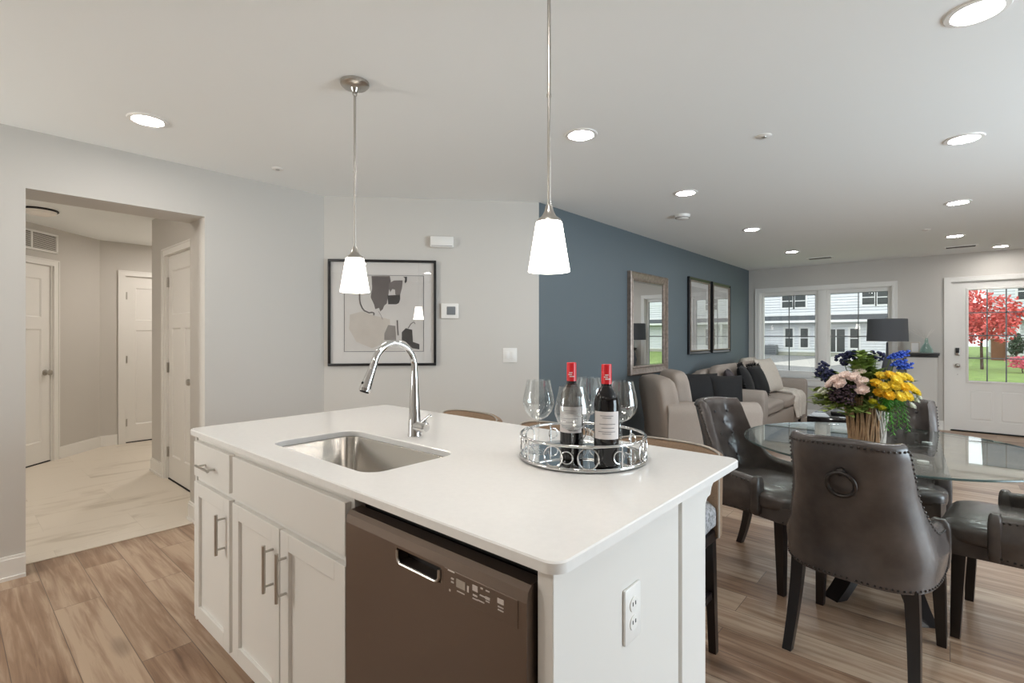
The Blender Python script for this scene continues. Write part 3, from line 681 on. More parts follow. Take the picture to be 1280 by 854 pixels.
bottle(1.310,.897,R(215),'red-capped wine bottle on the left, seen behind the front glass')
bottle(1.297,.764,R(222),'red-capped wine bottle standing on the right front of the tray')

# ------------------------------------------------------------ on the grey corner wall (viewer-left is +x)
dW=Vector((DB[0]-DA[0],DB[1]-DA[1])).normalized(); RW=math.atan2(dW.x*1,-dW.y) # placeholder, set below
RW=math.atan2(-dW.y,-dW.x)
def on_corner(s,z): p=Vector(DA)+dW*s; return (p.x,p.y,z)
def frame_mb(w,h,fw,t,bv=.002,y0=0):
    mb=MB(); mb.box(-w/2,w/2,y0,t,h/2-fw,h/2,bv).box(-w/2,w/2,y0,t,-h/2,-h/2+fw,bv).box(-w/2,-w/2+fw,y0,t,-h/2+fw,h/2-fw,bv).box(w/2-fw,w/2,y0,t,-h/2+fw,h/2-fw,bv); return mb
e=empty('framed_abstract_art',on_corner(.467,1.497),RW,'square black-framed abstract painting with wide white mat on the grey wall','picture')
frame_mb(.862,.862,.02,.032).build('frame','black',e)
MB().box(-.415,.415,.004,.010,-.415,.415).build('mat_board','paper',e,0)
pr=MB().box(-.325,.302,.010,.0115,-.312,.303).build('print','canvas',e,0)
frame_mb(.637,.625,.004,.013,0,.010).build('print_border','ink',e,0,loc=(-.0115,0,-.0045))
def stroke(poly,m,k): return MB().prism([(-x,z) for x,z in poly],.0116+.0003*k,.0118+.0003*k,'XZ').build('brush_stroke',m,pr,0)
stroke([(-.261,-.016),(-.17,.01),(-.084,-.018),(.056,-.054),(.06,-.13),(.031,-.21),(-.02,-.26),(-.084,-.288),(-.21,-.236),(-.267,-.133)],'washm',0)
stroke([(-.09,.299),(.056,.301),(.064,.26),(.054,.22),(.045,.15),(.031,.076),(.012,.06),(0,.03),(-.02,.011),(-.03,.04),(-.06,.03),(-.071,.07),(-.097,.127),(-.085,.2)],'paintgrey',1)
stroke([(.045,.24),(.09,.265),(.159,.267),(.155,.21),(.139,.149),(.133,.14),(.1,.15),(.098,.19),(.075,.195),(.06,.17),(.05,.2)],'paintgrey2',2)
stroke([(.037,.142),(.139,.149),(.139,.11),(.128,.08),(.107,.07),(.043,.07)],'paintdark',3)
stroke([(.152,-.158),(.184,-.125),(.236,-.138),(.242,-.237),(.294,-.256),(.294,-.3),(.236,-.289),(.184,-.236),(.152,-.223)],'paintdark',3)
stroke([(.012,-.171),(.043,-.099),(.101,-.106),(.107,-.223),(.012,-.223)],'paintwarm',2)
stroke([(.165,.297),(.195,.297),(.192,.258),(.179,.241),(.174,.258),(.179,.28)],'paintdark',1)
def brush(pts,r):
    MB().tube([(-x,.0125,z) for x,z in pts],r,8).build('brush_line','paintgrey',pr)
brush([(-.185,.153),(-.184,.11),(-.179,.075),(-.165,.04),(-.147,.017),(-.11,0),(-.085,.004),(-.071,-.002),(-.072,-.02)],.0055)
brush([(.116,-.06),(.118,-.12),(.123,-.184)],.005); brush([(.204,-.125),(.225,-.09),(.249,-.073),(.26,-.09)],.003); brush([(-.033,.011),(-.015,-.02),(-.001,-.054)],.0015)
MB().box(-.412,.412,.022,.024,-.412,.412).build('glass','picglass',e,0)
e=empty('door_chime',on_corner(.945,2.082),RW,'white rectangular door chime box high on the grey wall','chime')
MB().box(-.095,.095,0,.045,-.045,.045,.008).build('cover','plastic',e); MB().box(-.085,.085,.044,.0462,-.036,-.033).build('seam','vent',e,0)
e=empty('thermostat',on_corner(1.01,1.515),RW,'white thermostat on the grey wall beside the abstract art','thermostat')
MB().box(-.072,.072,0,.022,-.062,.062,.006).build('housing','plastic',e); MB().box(-.045,.025,.0215,.0235,-.032,.036,.003).build('display','muntin',e); 
for z in(-.02,.02): MB().box(-.062,-.05,.0215,.024,z-.008,z+.008,.002).build('button','plastic',e)
e=empty('light_switch',on_corner(1.51,1.147),RW,'white double rocker light switch on the grey wall near the blue wall','switch')
MB().box(-.060,.060,0,.006,-.06,.06,.003).build('cover_plate','plastic',e)
for x in(-.024,.024): MB().box(x-.016,x+.016,.005,.010,-.033,.033,.002).build('rocker','plastic',e)
# ------------------------------------------------------------ blue wall: mirror and two framed prints (rotation PI: +x to the left)
def beveled_frame(w,h,fw,t,name,m,par):
    """moulding with an outer lip, a sloped face and an inner bead"""
    mb=MB(); prof=[(0,0),(0,t*.85),(fw*.12,t),(fw*.3,t*.8),(fw*.75,t*.55),(fw*.85,t*.66),(fw,t*.5),(fw,0)]
    secs=[]
    for sx,sz in((-1,-1),(1,-1),(1,1),(-1,1),(-1,-1)): secs.append([(sx*(w/2-a),b,sz*(h/2-a)) for a,b in prof])
    mb.loft(secs,caps=False); return mb.build(name,m,par,25)
e=empty('wall_mirror',((4.877+5.821)/2,YB,1.445),PI,'tall rectangular mirror in antique silver frame on the blue wall','mirror')
beveled_frame(.944,1.13,.095,.05,'frame','frame_silver',e)
MB().box(-.38,.38,.012,.016,-.473,.473,.0).build('mirror_glass','mirror',e,0)
mb=MB(); 
for b in((-.38,.38,.455,.473),(-.38,.38,-.473,-.455)): mb.box(b[0],b[1],.0165,.0175,b[2],b[3])
mb.box(-.38,-.365,.0165,.0175,-.455,.455).box(.365,.38,.0165,.0175,-.455,.455); mb.build('bevel_edge','chrome',e,0)
for x0,x1,l in((6.512,7.296,'left one of the two tall framed prints on the blue wall, nearer the mirror'),(7.370,8.154,'right one of the two tall framed prints on the blue wall, nearer the window')):
    e=empty('framed_print',((x0+x1)/2,YB,1.58),PI,l,'picture')
    beveled_frame(x1-x0,1.035,.05,.035,'frame','black',e)
    frame_mb(x1-x0-.08,.955,.016,.034).build('inner_fillet','frame_silver',e,0)
    MB().box(-.345,.345,.008,.012,-.47,.47).build('mat_board','paper',e,0)
    pr=MB().box(-.27,.27,.0115,.0135,-.395,.395).build('print','printm',e,0)
    MB().box(-.35,.35,.02,.022,-.475,.475).build('glass','picglass2',e,0)
# ------------------------------------------------------------ bar stools
def make_stool():
    """origin on the floor under the seat centre, front (towards the island) is +x"""
    e=empty('counter_stool')
    w=.455
    mb=MB(); mb.soft((.0,0,.585),(.44,w-.01,.13),(6,6,4),(32,16)); mb.build('seat','stoolseat',e)
    MB().box(-.20,.205,-w/2+.012,w/2-.012,.485,.525,.004).build('seat_frame','espresso',e)
    # low back, gently curved in plan, wraps the rear edge
    secs=[]; n=20
    for i in range(n+1):
        y=-w/2+w*i/n; k=(2*i/n-1); x=-.235+.05*(abs(k)**2.2); top=.852-.018*abs(k)**6
        secs.append([(x-.022,y,.50),(x-.026-.01,y,top-.012),(x-.012,y,top),(x+.008,y,top),(x+.022,y,top-.014),(x+.028,y,.68),(x+.024,y,.50)])
    mb=MB(); mb.loft(secs); mb.build('backrest','tan',e,50)
    pt=[]
    for i in range(n+1):
        y=-w/2+w*i/n; k=(2*i/n-1); x=-.235+.05*(abs(k)**2.2); pt.append((x+.012,y,.853-.018*abs(k)**6))
    a=pt[0]; b=pt[-1]
    pts=[(a[0]+.006,a[1]-.001,z) for z in(.50,.58,.66,.74,.80,.828)]+pt+[(b[0]+.006,b[1]+.001,z) for z in(.828,.80,.74,.66,.58,.50)]
    MB().tube(pts,.0045,8).build('piping','piping',e)
    for sx,sy in((1,1),(1,-1),(-1,1),(-1,-1)):
        x0=.175*sx-.005; y0=(w/2-.04)*sy; x1=x0+(.01 if sx>0 else -.045); a=.019; b=.015
        mb=MB(); mb.loft([[(x1-b,y0-b,0),(x1+b,y0-b,0),(x1+b,y0+b,0),(x1-b,y0+b,0)],[(x0-a,y0-a,.487),(x0+a,y0-a,.487),(x0+a,y0+a,.487),(x0-a,y0+a,.487)]]); mb.build('leg','espresso',e,20)
    y=w/2-.04
    for s_ in(-1,1): MB().box(-.205,.178,s_*y-.009,s_*y+.009,.235,.265,.002).build('stretcher','espresso',e)
    MB().box(.162,.186,-y,y,.14,.175,.002).build('footrest','espresso',e)
    MB().box(-.215,-.195,-y,y,.235,.265,.002).build('stretcher','espresso',e)
    tag(e,'x','bar stool','low-backed counter stools along the island')
    return e
st=make_stool()
place(st,(1.885,.925,0),PI,'low-backed tan counter stool at the near right corner of the island')
st2=place(copy_tree(st),(1.90,1.52,0),PI,'low-backed tan counter stool behind the tray, middle of the island row')
st3=place(copy_tree(st),(1.90,2.155,0),PI,'low-backed tan counter stool at the far end, behind the faucet')
# ------------------------------------------------------------ dining set
TX,TY,TR=3.22,.26,.655
t=empty('round_dining_table',(TX,TY,0),0,'round glass-topped dining table on black splayed pedestal','table')
MB().lathe([(0,.738),(TR-.003,.738),(TR,.741),(TR,.747),(TR-.003,.750),(0,.750)],n=96).build('glass_top','tableglass',t,30)
MB().lathe([(TR-.0015,.7395),(TR+.0006,.7415),(TR+.0006,.7465),(TR-.0015,.7485)],n=96,close=True).build('glass_edge','tableedge',t)
for k,a in enumerate((32,148,212,-32)):
    q=Matrix.Rotation(R(a),3,'Z'); secs=[]
    for i in range(15):
        z=.70*(1-i/14); u=i/14
        rc=.075+.0*u+.25*max(0,(u-.42)/.58)**1.7; hw=.05-.012*u; th=.026+.012*max(0,(u-.5))
        secs.append([q@Vector((rc+dx,dy,z)) for dx,dy in((-th,-hw),(th,-hw),(th,hw),(-th,hw))])
    MB().loft(secs).build('pedestal_leg','espresso',t,30)
MB().box(-.05,.05,-.05,.05,.28,.70,.006).build('pedestal_core','espresso',t)
MB().lathe([(0,.30),(.085,.30),(.09,.31),(.085,.33),(0,.33)],n=32).build('collar','espresso',t)
for a in(32,-32): 
    mm=Matrix.Rotation(R(a),4,'Z'); MB().box(-.34,.34,-.028,.028,.695,.728,.006,M4=mm).build('support_arm','espresso',t)
for a in(32,148,212,-32):
    x,y=.315*math.cos(R(a)),.315*math.sin(R(a)); MB().cyl((x,y,.727),(x,y,.7385),.022,20).build('glass_bumper','plastic',t)
def make_dining_chair():
    e=empty('dining_chair'); NS=56
    def plan(s,a,b,pw=.62):
        ang=R(s*104); c=math.cos(ang); n=math.sin(ang)
        return -a*math.copysign(abs(c)**pw,c), b*math.copysign(abs(n)**pw,n)
    def top(s):
        t=max(0,(abs(s)-.52)/.48); return .555+.357*(1-t)**3.0 + .004*math.cos(s*8)*(t==0)
    def bot(s): return .355+.03*abs(s)**2
    def pt(s,z,inn):
        a,b=(.262,.270) if not inn else (.205,.218)
        x,y=plan(s,a,b,.62 if not inn else .6)
        k=max(0,(z-.47)/.44)
        back=max(0,math.cos(R(min(90,abs(s)*104*.8))))
        x-=.115*k**1.25*(.35+.65*back); y*=1-.165*min(1,k*1.9)**.85
        if not inn: y*=1-.05*max(0,(.47-z)/.12)
        return x,y
    # button grid on the inner back
    btn=[]
    for r_,z in enumerate((.84,.775,.71,.645,.58)):
        cols=(-.105,0,.105) if r_%2==0 else (-.055,.055)
        for y in cols: btn.append((y*(1.0),z))
    secs=[]
    for i in range(NS+1):
        s=-1+2*i/NS; T=top(s); B=bot(s); row=[]
        for j in range(13):
            z=B+(T-.012-B)*j/12; x,y=pt(s,z,0); row.append((x,y,z))
        xo,yo=pt(s,T,0); xi,yi=pt(s,T,1)
        for f in(.12,.35,.65,.88): 
            row.append((xo+(xi-xo)*f,yo+(yi-yo)*f,T+.010*math.sin(PI*f)))
        for j in range(17):
            z=T-.012-(T-.012-.40)*j/16; x,y=pt(s,z,1)
            if abs(s)<.55 and z>.5:
                dmin=min(((y-b[0])**2+(z-b[1])**2)**.5 for b in btn); x+=.014*(1-math.exp(-(dmin/.028)**2))-.010
            row.append((x,y,z))
        secs.append(row)
    mb=MB(); mb.loft(secs); mb.build('upholstered_shell','leather',e,60)
    for y,z in btn:
        # find x on the inner surface
        best=min(((pt(s/40,z,1),s) for s in range(-22,23)),key=lambda q:abs(q[0][1]-y)); x=best[0][0]-.006
        MB().ico((x,y,z),.010,2,(.5,1,1)).build('tufting_button','leather_dark',e)
    # seat
    def fs(v): 
        v=v.copy(); v.y*=1+.05*(v.x/.24); return v
    MB().soft((.035,0,.455),(.50,.49,.12),(5,5,3.2),(40,20),fs).build('seat_cushion','leather',e)
    mb=MB(); pts=[(-.19,-.20),(.24,-.245),(.275,-.225),(.285,0),(.275,.225),(.24,.245),(-.19,.20)]
    mb.prism(pts,.362,.445); mb.build('seat_rail','leather',e,50)
    # arm fronts
    for sg in(-1,1):
        x0,y0=pt(sg,.5,0); x1,y1=pt(sg,.5,1)
        MB().soft(((x0+x1)/2+.004,(y0+y1)/2,.47),(.05,.075,.20),(4,4,5),(20,12)).build('arm_front','leather',e)
    # nailheads round the shell edge, arm fronts and seat rail
    mb=MB(); path=[]
    for i in range(NS*4+1):
        s=-1+2*i/(NS*4); z=top(s)-.016; x,y=pt(s,z,0); path.append(Vector((x,y,z)))
    bp=[]
    for i in range(NS*4+1):
        s=-1+2*i/(NS*4); z=bot(s)+.010; x,y=pt(s,z,0); bp.append(Vector((x,y,z)))
    rail=[Vector((x*1.0,y,.372)) for x,y in [(.24+.035*math.sin(R(a)),-.245+.0*a) for a in(0,)]]+[Vector((.283-.03*abs(k)**4,k*.235,.372)) for k in [i/30 for i in range(-30,31)]]
    def nails(P,step=.0165,r=.0056):
        acc=0; last=None
        for p in P:
            if last is None or (p-last).length>=step:
                mb.ico((p.x,p.y,p.z),r,1); last=p
    nails(path); nails(bp); nails(rail)
    nt=mb.build('nailhead_trim','nail',e); nt['kind']='stuff'
    # ring pull
    x,y=pt(0,.80,0)
    MB().ico((x-.006,0,.795),.017,2,(.6,1,1)).build('ring_boss','nail',e)
    qq=Matrix.Rotation(R(-12),3,'Y'); MB().torus((x-.004,0,.748),.047,.0075,axis='X',n=36,m=10,q=qq).build('ring_pull','nail',e)
    for sy in(1,-1):
        mb=MB(); x0,y0=.215,.215*sy; mb.loft([[(x0+.012+dx*.016,y0+sy*.012+dy*.016,0) for dx,dy in((-1,-1),(1,-1),(1,1),(-1,1))],[(x0+dx*.024,y0+dy*.024,.37) for dx,dy in((-1,-1),(1,-1),(1,1),(-1,1))]]); mb.build('front_leg','espresso',e,20)
        secs=[]
        for i in range(9):
            u=i/8; z=.37*(1-u); x0=-.195-.075*u**1.9; y0=(.19+.02*u)*sy; a=.023-.006*u
            secs.append([(x0+dx*a,y0+dy*a,z) for dx,dy in((-1,-1),(1,-1),(1,1),(-1,1))])
        mb=MB(); mb.loft(secs); mb.build('rear_leg','espresso',e,40)
    tag(e,'x','dining chair','leather dining chairs round the glass table')
    return e
ch=make_dining_chair()
place(ch,(2.585,.275,0),R(-6),'grey leather dining chair nearest the camera, its back with ring pull facing us')
place(copy_tree(ch),(3.08,.80,0),R(-105),'grey leather dining chair on the left of the glass table, beside the island stool')
place(copy_tree(ch),(3.66,.26,0),R(180),'grey leather dining chair on the far side, behind the flower vase')
place(copy_tree(ch),(3.11,-.27,0),R(83),'grey leather dining chair at the right edge of the photo, seat towards the table')
# ------------------------------------------------------------ vase and bouquet
VX,VY,VZ=3.20,.33,.7505
v=empty('twig_vase',(VX,VY,VZ),0,'flared twig vase, half tan and half whitewashed twigs, on the glass table','vase')
MB().lathe([(0,.0),(.062,0),(.066,.01),(.072,.1),(.088,.21),(.085,.21),(.069,.1),(.063,.014),(0,.012)],n=32).build('liner','vaseliner',v)
VA=math.atan2(-math.cos(R(YAW)),math.sin(R(YAW)))   # direction of the photo's right seen from above
rnd=random.Random(3)
for k in range(64):
    a=2*PI*k/64+rnd.uniform(-.05,.05); rel=math.cos(a-VA)
    white=rel>.12
    tw=rnd.uniform(-.9,.9) if white else rnd.uniform(-.18,.18)
    pts=[]
    for i in range(7):
        u=i/6; r_=.073+.006*rnd.random()+(.023*u**1.4); aa=a+tw*u+.05*math.sin(u*6+k); pts.append((r_*math.cos(aa),r_*math.sin(aa),.001+.004+(.232+.02*rnd.random()*(i==6))*u))
    MB().tube(pts,[.0042+.001*rnd.random()]*7,6).build('twig','twigwhite' if white else 'twigtan',v)
cF=Vector((VX,VY,0)).normalized(); cR=Vector((cF.y,-cF.x,0))
def bq(lat,z,dep): return Vector((VX,VY,0))+cR*lat*.84+cF*dep+Vector((0,0,z))
def stem(e,p,m='stemgreen',r=.0022):
    b=Vector((VX,VY,.80))-Vector(e.location); q=b+Vector(((p.x-VX)*.12,(p.y-VY)*.12,0)); mid=Vector(((p.x-VX)*.35,(p.y-VY)*.35,.17))+b
    MB().tube([q,mid,Vector((0,0,-.004))],r,5).build('stem',m,e)
def petal_bloom(mb,c,r,nx,layers,per,up=.6):
    """a flower head of cupped petals"""
    for l in range(layers):
        f=1-l/(layers+.3)
        for k in range(per):
            a=2*PI*(k+.5*l)/per+nx; el=R(12+62*l/layers)
            d=Vector((math.cos(a)*math.cos(el),math.sin(a)*math.cos(el),math.sin(el)*up)); t=Vector((-math.sin(a),math.cos(a),0)); n=d.cross(t).normalized()
            secs=[]
            for i in range(5):
                u=i/4; w=r*.42*f**.4*math.sin(PI*(.12+.80*u)); p=Vector(c)+d*(r*.95*u)+Vector((0,0,r*.28*u*u*(1-l*.1))); secs.append([p-t*w+n*r*.09*u,p-t*w*.5,p,p+t*w*.5,p+t*w+n*r*.09*u])
            mb.loft(secs,caps=False,loop=False)
    return mb
def flower(name,p,r,m,label,cat,group,layers=4,per=7,ball=None):
    e=empty(name,p,0,label,cat,group)
    mb=MB(); petal_bloom(mb,(0,0,0),r,rnd.random()*6,layers,per)
    mb.ico((0,0,r*.15),r*.4,2,(1,1,.8)); b=mb.build('bloom',m,e)
    tilt=Vector((p.x-VX,p.y-VY,0)); 
    if tilt.length>.01:
        ax=Vector((-tilt.y,tilt.x,0)).normalized(); b.rotation_mode='QUATERNION'; 
        ang=min(1.0,tilt.length*4.5); b.rotation_quaternion=(math.cos(ang/2),*(ax*math.sin(ang/2)))
    stem(e,p); return e
for lat,z,dep in[(-.150,1.075,-.13),(-.105,1.095,-.12),(-.060,1.090,-.14),(-.022,1.070,-.15),(-.020,1.030,-.165),(-.175,1.050,-.11),(-.035,1.110,-.09),(-.125,1.055,-.155)]:
    flower('pink_rose',bq(lat,z,dep),.036,'rose','pale pink rose in the cluster at the front left of the bouquet','flower','pale pink roses',5,7)
for k,(lat,z,dep) in enumerate([(.045,1.065,-.15),(.085,1.05,-.17),(.125,1.06,-.16),(.165,1.055,-.14),(.20,1.05,-.10),(.07,1.10,-.12),(.11,1.105,-.12),(.155,1.10,-.10),(.19,1.095,-.06),(.10,1.015,-.18),(.15,1.01,-.16),(.185,1.01,-.13),(.06,1.02,-.16),(.225,1.03,-.06),(.135,1.085,-.145)]):
    flower('yellow_chrysanthemum',bq(lat,z,dep),.033,'yellow' if k%3 else 'yellow2','yellow chrysanthemum in the cluster at the front right of the bouquet','flower','yellow chrysanthemums',4,9)
for lat,z,dep in[(.045,.955,-.13),(.075,.945,-.14),(.03,.975,-.14)]:
    flower('small_lime_flower',bq(lat,z,dep),.022,'lime','small lime yellow flower low at the front centre of the bouquet','flower','lime flowers',3,7)
for lat,z,dep in[(.235,.985,-.02),(.245,1.005,-.03),(.215,.96,-.06),(-.235,1.01,-.05),(-.215,1.0,-.07)]:
    l='small white flower at the '+('lower right rim' if lat>0 else 'left rim')+' of the bouquet'
    flower('small_white_flower',bq(lat,z,dep),.022,'whitepetal',l,'flower','small white flowers '+('right' if lat>0 else 'left'),3,6)
def cluster(name,p,r,m,label,cat,group,n=26,elong=1,br=.28):
    e=empty(name,p,0,label,cat,group); mb=MB()
    for k in range(n):
        d=Vector((rnd.gauss(0,1),rnd.gauss(0,1),rnd.gauss(0,1))).normalized()*r*rnd.uniform(.6,1); d.z*=elong
        mb.ico(d,r*br*rnd.uniform(.7,1.2),1,(1,1,.8))
    mb.build('florets',m,e); stem(e,p); return e
for lat,z,dep in[(-.225,1.135,-.03),(-.205,1.10,-.06),(-.235,1.10,0),(-.09,1.195,0),(-.06,1.205,.02),(-.125,1.185,.02),(.05,1.20,.03)]:
    cluster('navy_hydrangea',bq(lat,z,dep),.036,'navy','dark navy flower cluster towards the upper left of the bouquet','flower','navy flower clusters')
for lat,z,dep in[(-.165,1.02,-.10),(-.145,.99,-.12),(-.115,1.02,-.15),(-.09,.99,-.15),(-.135,1.045,-.13),(-.165,.985,-.07),(-.075,1.035,-.155)]:
    cluster('plum_filler_flower',bq(lat,z,dep),.034,'plumflower','dark plum flower cluster below the pale pink roses','flower','plum flower clusters',40,1,.22)
for lat,z,dep,tx in[(.135,1.17,-.06,1),(.165,1.155,-.05,1),(.12,1.205,-.02,1),(.15,1.215,-.01,1)]:
    e=empty('blue_delphinium',bq(lat,z,dep),0,'bright blue flower spike at the upper right of the bouquet','flower','blue flower spikes'); mb=MB()
    for k in range(34):
        u=k/33; a=k*2.4; c=cR*(.035*u)+Vector((0,0,.018*u-.01)); mb.ico(c+Vector((math.cos(a)*.016,math.sin(a)*.016,math.sin(a*1.3)*.016)),.0085,1,(1,1,.7))
    mb.build('florets','bluepetal',e); stem(e,Vector(e.location))
def leaf(mb,p,d,L,w,bend=.2):
    d=d.normalized(); t=d.cross(Vector((0,0,1)))
    if t.length<.05: t=Vector((1,0,0))
    t.normalize(); n=t.cross(d); secs=[]
    for i in range(5):
        u=i/4; ww=w*math.sin(PI*min(.97,.06+.94*u))**.8+.0004; c=p+d*L*u-Vector((0,0,bend*L*u*u)); secs.append([c-t*ww+n*ww*.25,c,c+t*ww+n*ww*.25])
    mb.loft(secs,caps=False,loop=False)
def sprig(p0,p1,n,L,w,m,label,group,name='leafy_sprig',droop=.1):
    e=empty(name,p0,0,label,'foliage',group); mb=MB(); mb2=MB(); d=p1-p0; pts=[]
    for i in range(7):
        u=i/6; pts.append(d*u+Vector((0,0,-droop*d.length*math.sin(PI*u)*-1+(-droop*d.length*u*u*2))))
    mb2.tube(pts,[.0026*(1-.1*i) for i in range(7)],5); mb2.build('stem','stemgreen',e)
    for k in range(n):
        u=.12+.88*k/n; i=min(5,int(u*6)); f=u*6-i; c=pts[i].lerp(pts[i+1],f)
        a=k*2.39996; side=Vector((math.cos(a),math.sin(a),rnd.uniform(-.1,.6))); leaf(mb,c,side+d.normalized()*.5,L*rnd.uniform(.7,1.15),w*rnd.uniform(.8,1.1))
    mb.build('leaves',m,e,60); return e
C0=Vector((VX,VY,.90))
G=[(-.27,1.01,-.04,22,'sprig of light green leaves at the left rim of the bouquet','leaflight'),(-.29,1.06,0,20,'sprig of light green leaves at the left rim of the bouquet','leaflight'),(-.26,1.165,.02,22,'sprig of dark leaves at the upper left of the bouquet','leafdark'),(-.20,1.16,.05,20,'sprig of dark leaves at the upper left of the bouquet','leafdark'),
(-.03,1.30,0,34,'tall green leafy sprig rising at the top of the bouquet','leafmid'),(.02,1.27,.03,34,'tall green leafy sprig rising at the top of the bouquet','leafmid'),(-.07,1.235,-.03,28,'tall green leafy sprig rising at the top of the bouquet','leafmid'),(-.02,1.20,-.07,30,'tall green leafy sprig rising at the top of the bouquet','leafmid'),(.06,1.19,-.06,28,'tall green leafy sprig rising at the top of the bouquet','leafmid'),(-.12,1.15,-.07,26,'tall green leafy sprig rising at the top of the bouquet','leafmid'),(.0,1.15,-.11,26,'tall green leafy sprig rising at the top of the bouquet','leafmid'),
(.21,1.12,0,22,'sprig of dark leaves at the upper right of the bouquet','leafdark'),(.17,1.14,.08,20,'sprig of dark leaves at the upper right of the bouquet','leafdark'),(-.15,1.1,.15,24,'dark leafy sprig at the back of the bouquet','leafdark'),(.05,1.12,.17,24,'dark leafy sprig at the back of the bouquet','leafdark'),(-.23,.99,-.10,22,'sprig of light green leaves at the left rim of the bouquet','leaflight'),
(-.10,.94,-.17,20,'short green sprig over the vase rim','leafmid'),(-.03,.96,-.18,20,'short green sprig over the vase rim','leafmid'),(.02,.99,-.17,20,'short green sprig over the vase rim','leafmid'),(.11,.97,-.15,20,'short green sprig over the vase rim','leafmid'),(-.16,.96,-.10,20,'short green sprig over the vase rim','leafmid')]
G+=[(a*.9,b-.03,c-.05,n,l,'leafmid' if m=='leafdark' else m) for a,b,c,n,l,m in G[:16]]+[(-.27,1.03,-.08,24,G[0][4],'leaflight'),(-.28,.985,-.04,24,G[0][4],'leaflight')]
for lat,z,dep,n,l,m in G: sprig(C0,bq(lat,z,dep),int(n*1.5),.056,.0155,m,l,l)
for k,(lat,z,dep) in enumerate([(.10,.84,-.13),(.13,.82,-.12),(.16,.85,-.10),(.12,.88,-.15),(.18,.88,-.07),(.205,.83,-.03)]):
    p0=bq(lat*.75,1.0,dep*.8); e=empty('trailing_fern',p0,0,'bright green feathery fern hanging over the right side of the vase','foliage','trailing ferns'); p1=bq(lat,z,dep)-p0
    pts=[p1*u+Vector((0,0,.05*math.sin(PI*u))) for u in[i/8 for i in range(9)]]; MB().tube(pts,.0014,5).build('stem','fern',e); mb=MB()
    for j in range(70):
        u=.1+.9*j/70; i=min(7,int(u*8)); c=Vector(pts[i]).lerp(Vector(pts[i+1]),u*8-i); a=j*2.39996; leaf(mb,c,Vector((math.cos(a),math.sin(a),-.35)),.026*(1.2-u*.5),.0016,.3)
    mb.build('leaves','fern',e,60)
# ------------------------------------------------------------ living room
def make_seat(name,w,d,n,label,cat,loc,rz,hs=.45,ha=.66,hb=.90):
    """upholstered seat, front is +x"""
    e=empty(name,loc,rz,label,cat); aw=.17
    MB().box(-d/2+.03,d/2-.05,-w/2+.03,w/2-.03,.06,.30,.02).build('base','taupe',e)
    for sg in(-1,1):
        y=sg*(w/2-aw/2); prof=[]
        for i in range(13):
            a=R(200-220*i/12); prof.append((y+.098*math.cos(a)*1.0+sg*.012,ha-.098+.098*math.sin(a)))
        prof=[(y+aw/2-.01,.07)]+[] if False else [(y-aw/2+.012,.07)]+prof+[(y+aw/2-.012,.07)]
        mb=MB(); secs=[]
        for x,k in((-d/2+.04,.97),(-d/2+.06,1),(d/2-.035,1),(d/2-.01,.985),(d/2,.93)):
            cy=y; cz=.36; secs.append([(x,cy+(p[0]-cy)*k,cz+(p[1]-cz)*k) for p in prof])
        mb.loft(secs); mb.build('arm','taupe',e,50)
    iw=w-2*aw
    lean=Matrix.Rotation(R(-9),3,'Y')
    MB().soft((-d/2+.10,0,.48),(.20,w-.06,hb-.10),(7,9,7),(36,20),rot=lean).build('backrest','taupe',e,60)
    for i in range(n):
        y=-iw/2+iw*(i+.5)/n
        MB().soft((.055,y,hs-.075),(d-.19,iw/n-.008,.185),(7,7,4.2),(36,18)).build('seat_cushion','taupe',e,60)
        MB().soft((-d/2+.25,y,hs+.235),(.21,iw/n-.01,hb-hs+.03),(3.4,6,5),(36,20),rot=lean).build('back_cushion','taupe',e,60)
    for sx in(-1,1):
        for sy in(-1,1): MB().cone((sx*(d/2-.09),sy*(w/2-.09),.0),(sx*(d/2-.09),sy*(w/2-.09),.07),.018,.028,14).build('foot','espresso',e)
    return e
make_seat('armchair',.86,.92,1,'taupe upholstered armchair set at an angle in front of the blue wall','armchair',(5.10,1.955,0),R(-49),.46,.68,.96)
make_seat('sofa',2.36,.88,2,'long taupe sofa along the blue wall under the framed prints','sofa',(7.57,2.085,0),R(-90),.46,.66,.90)
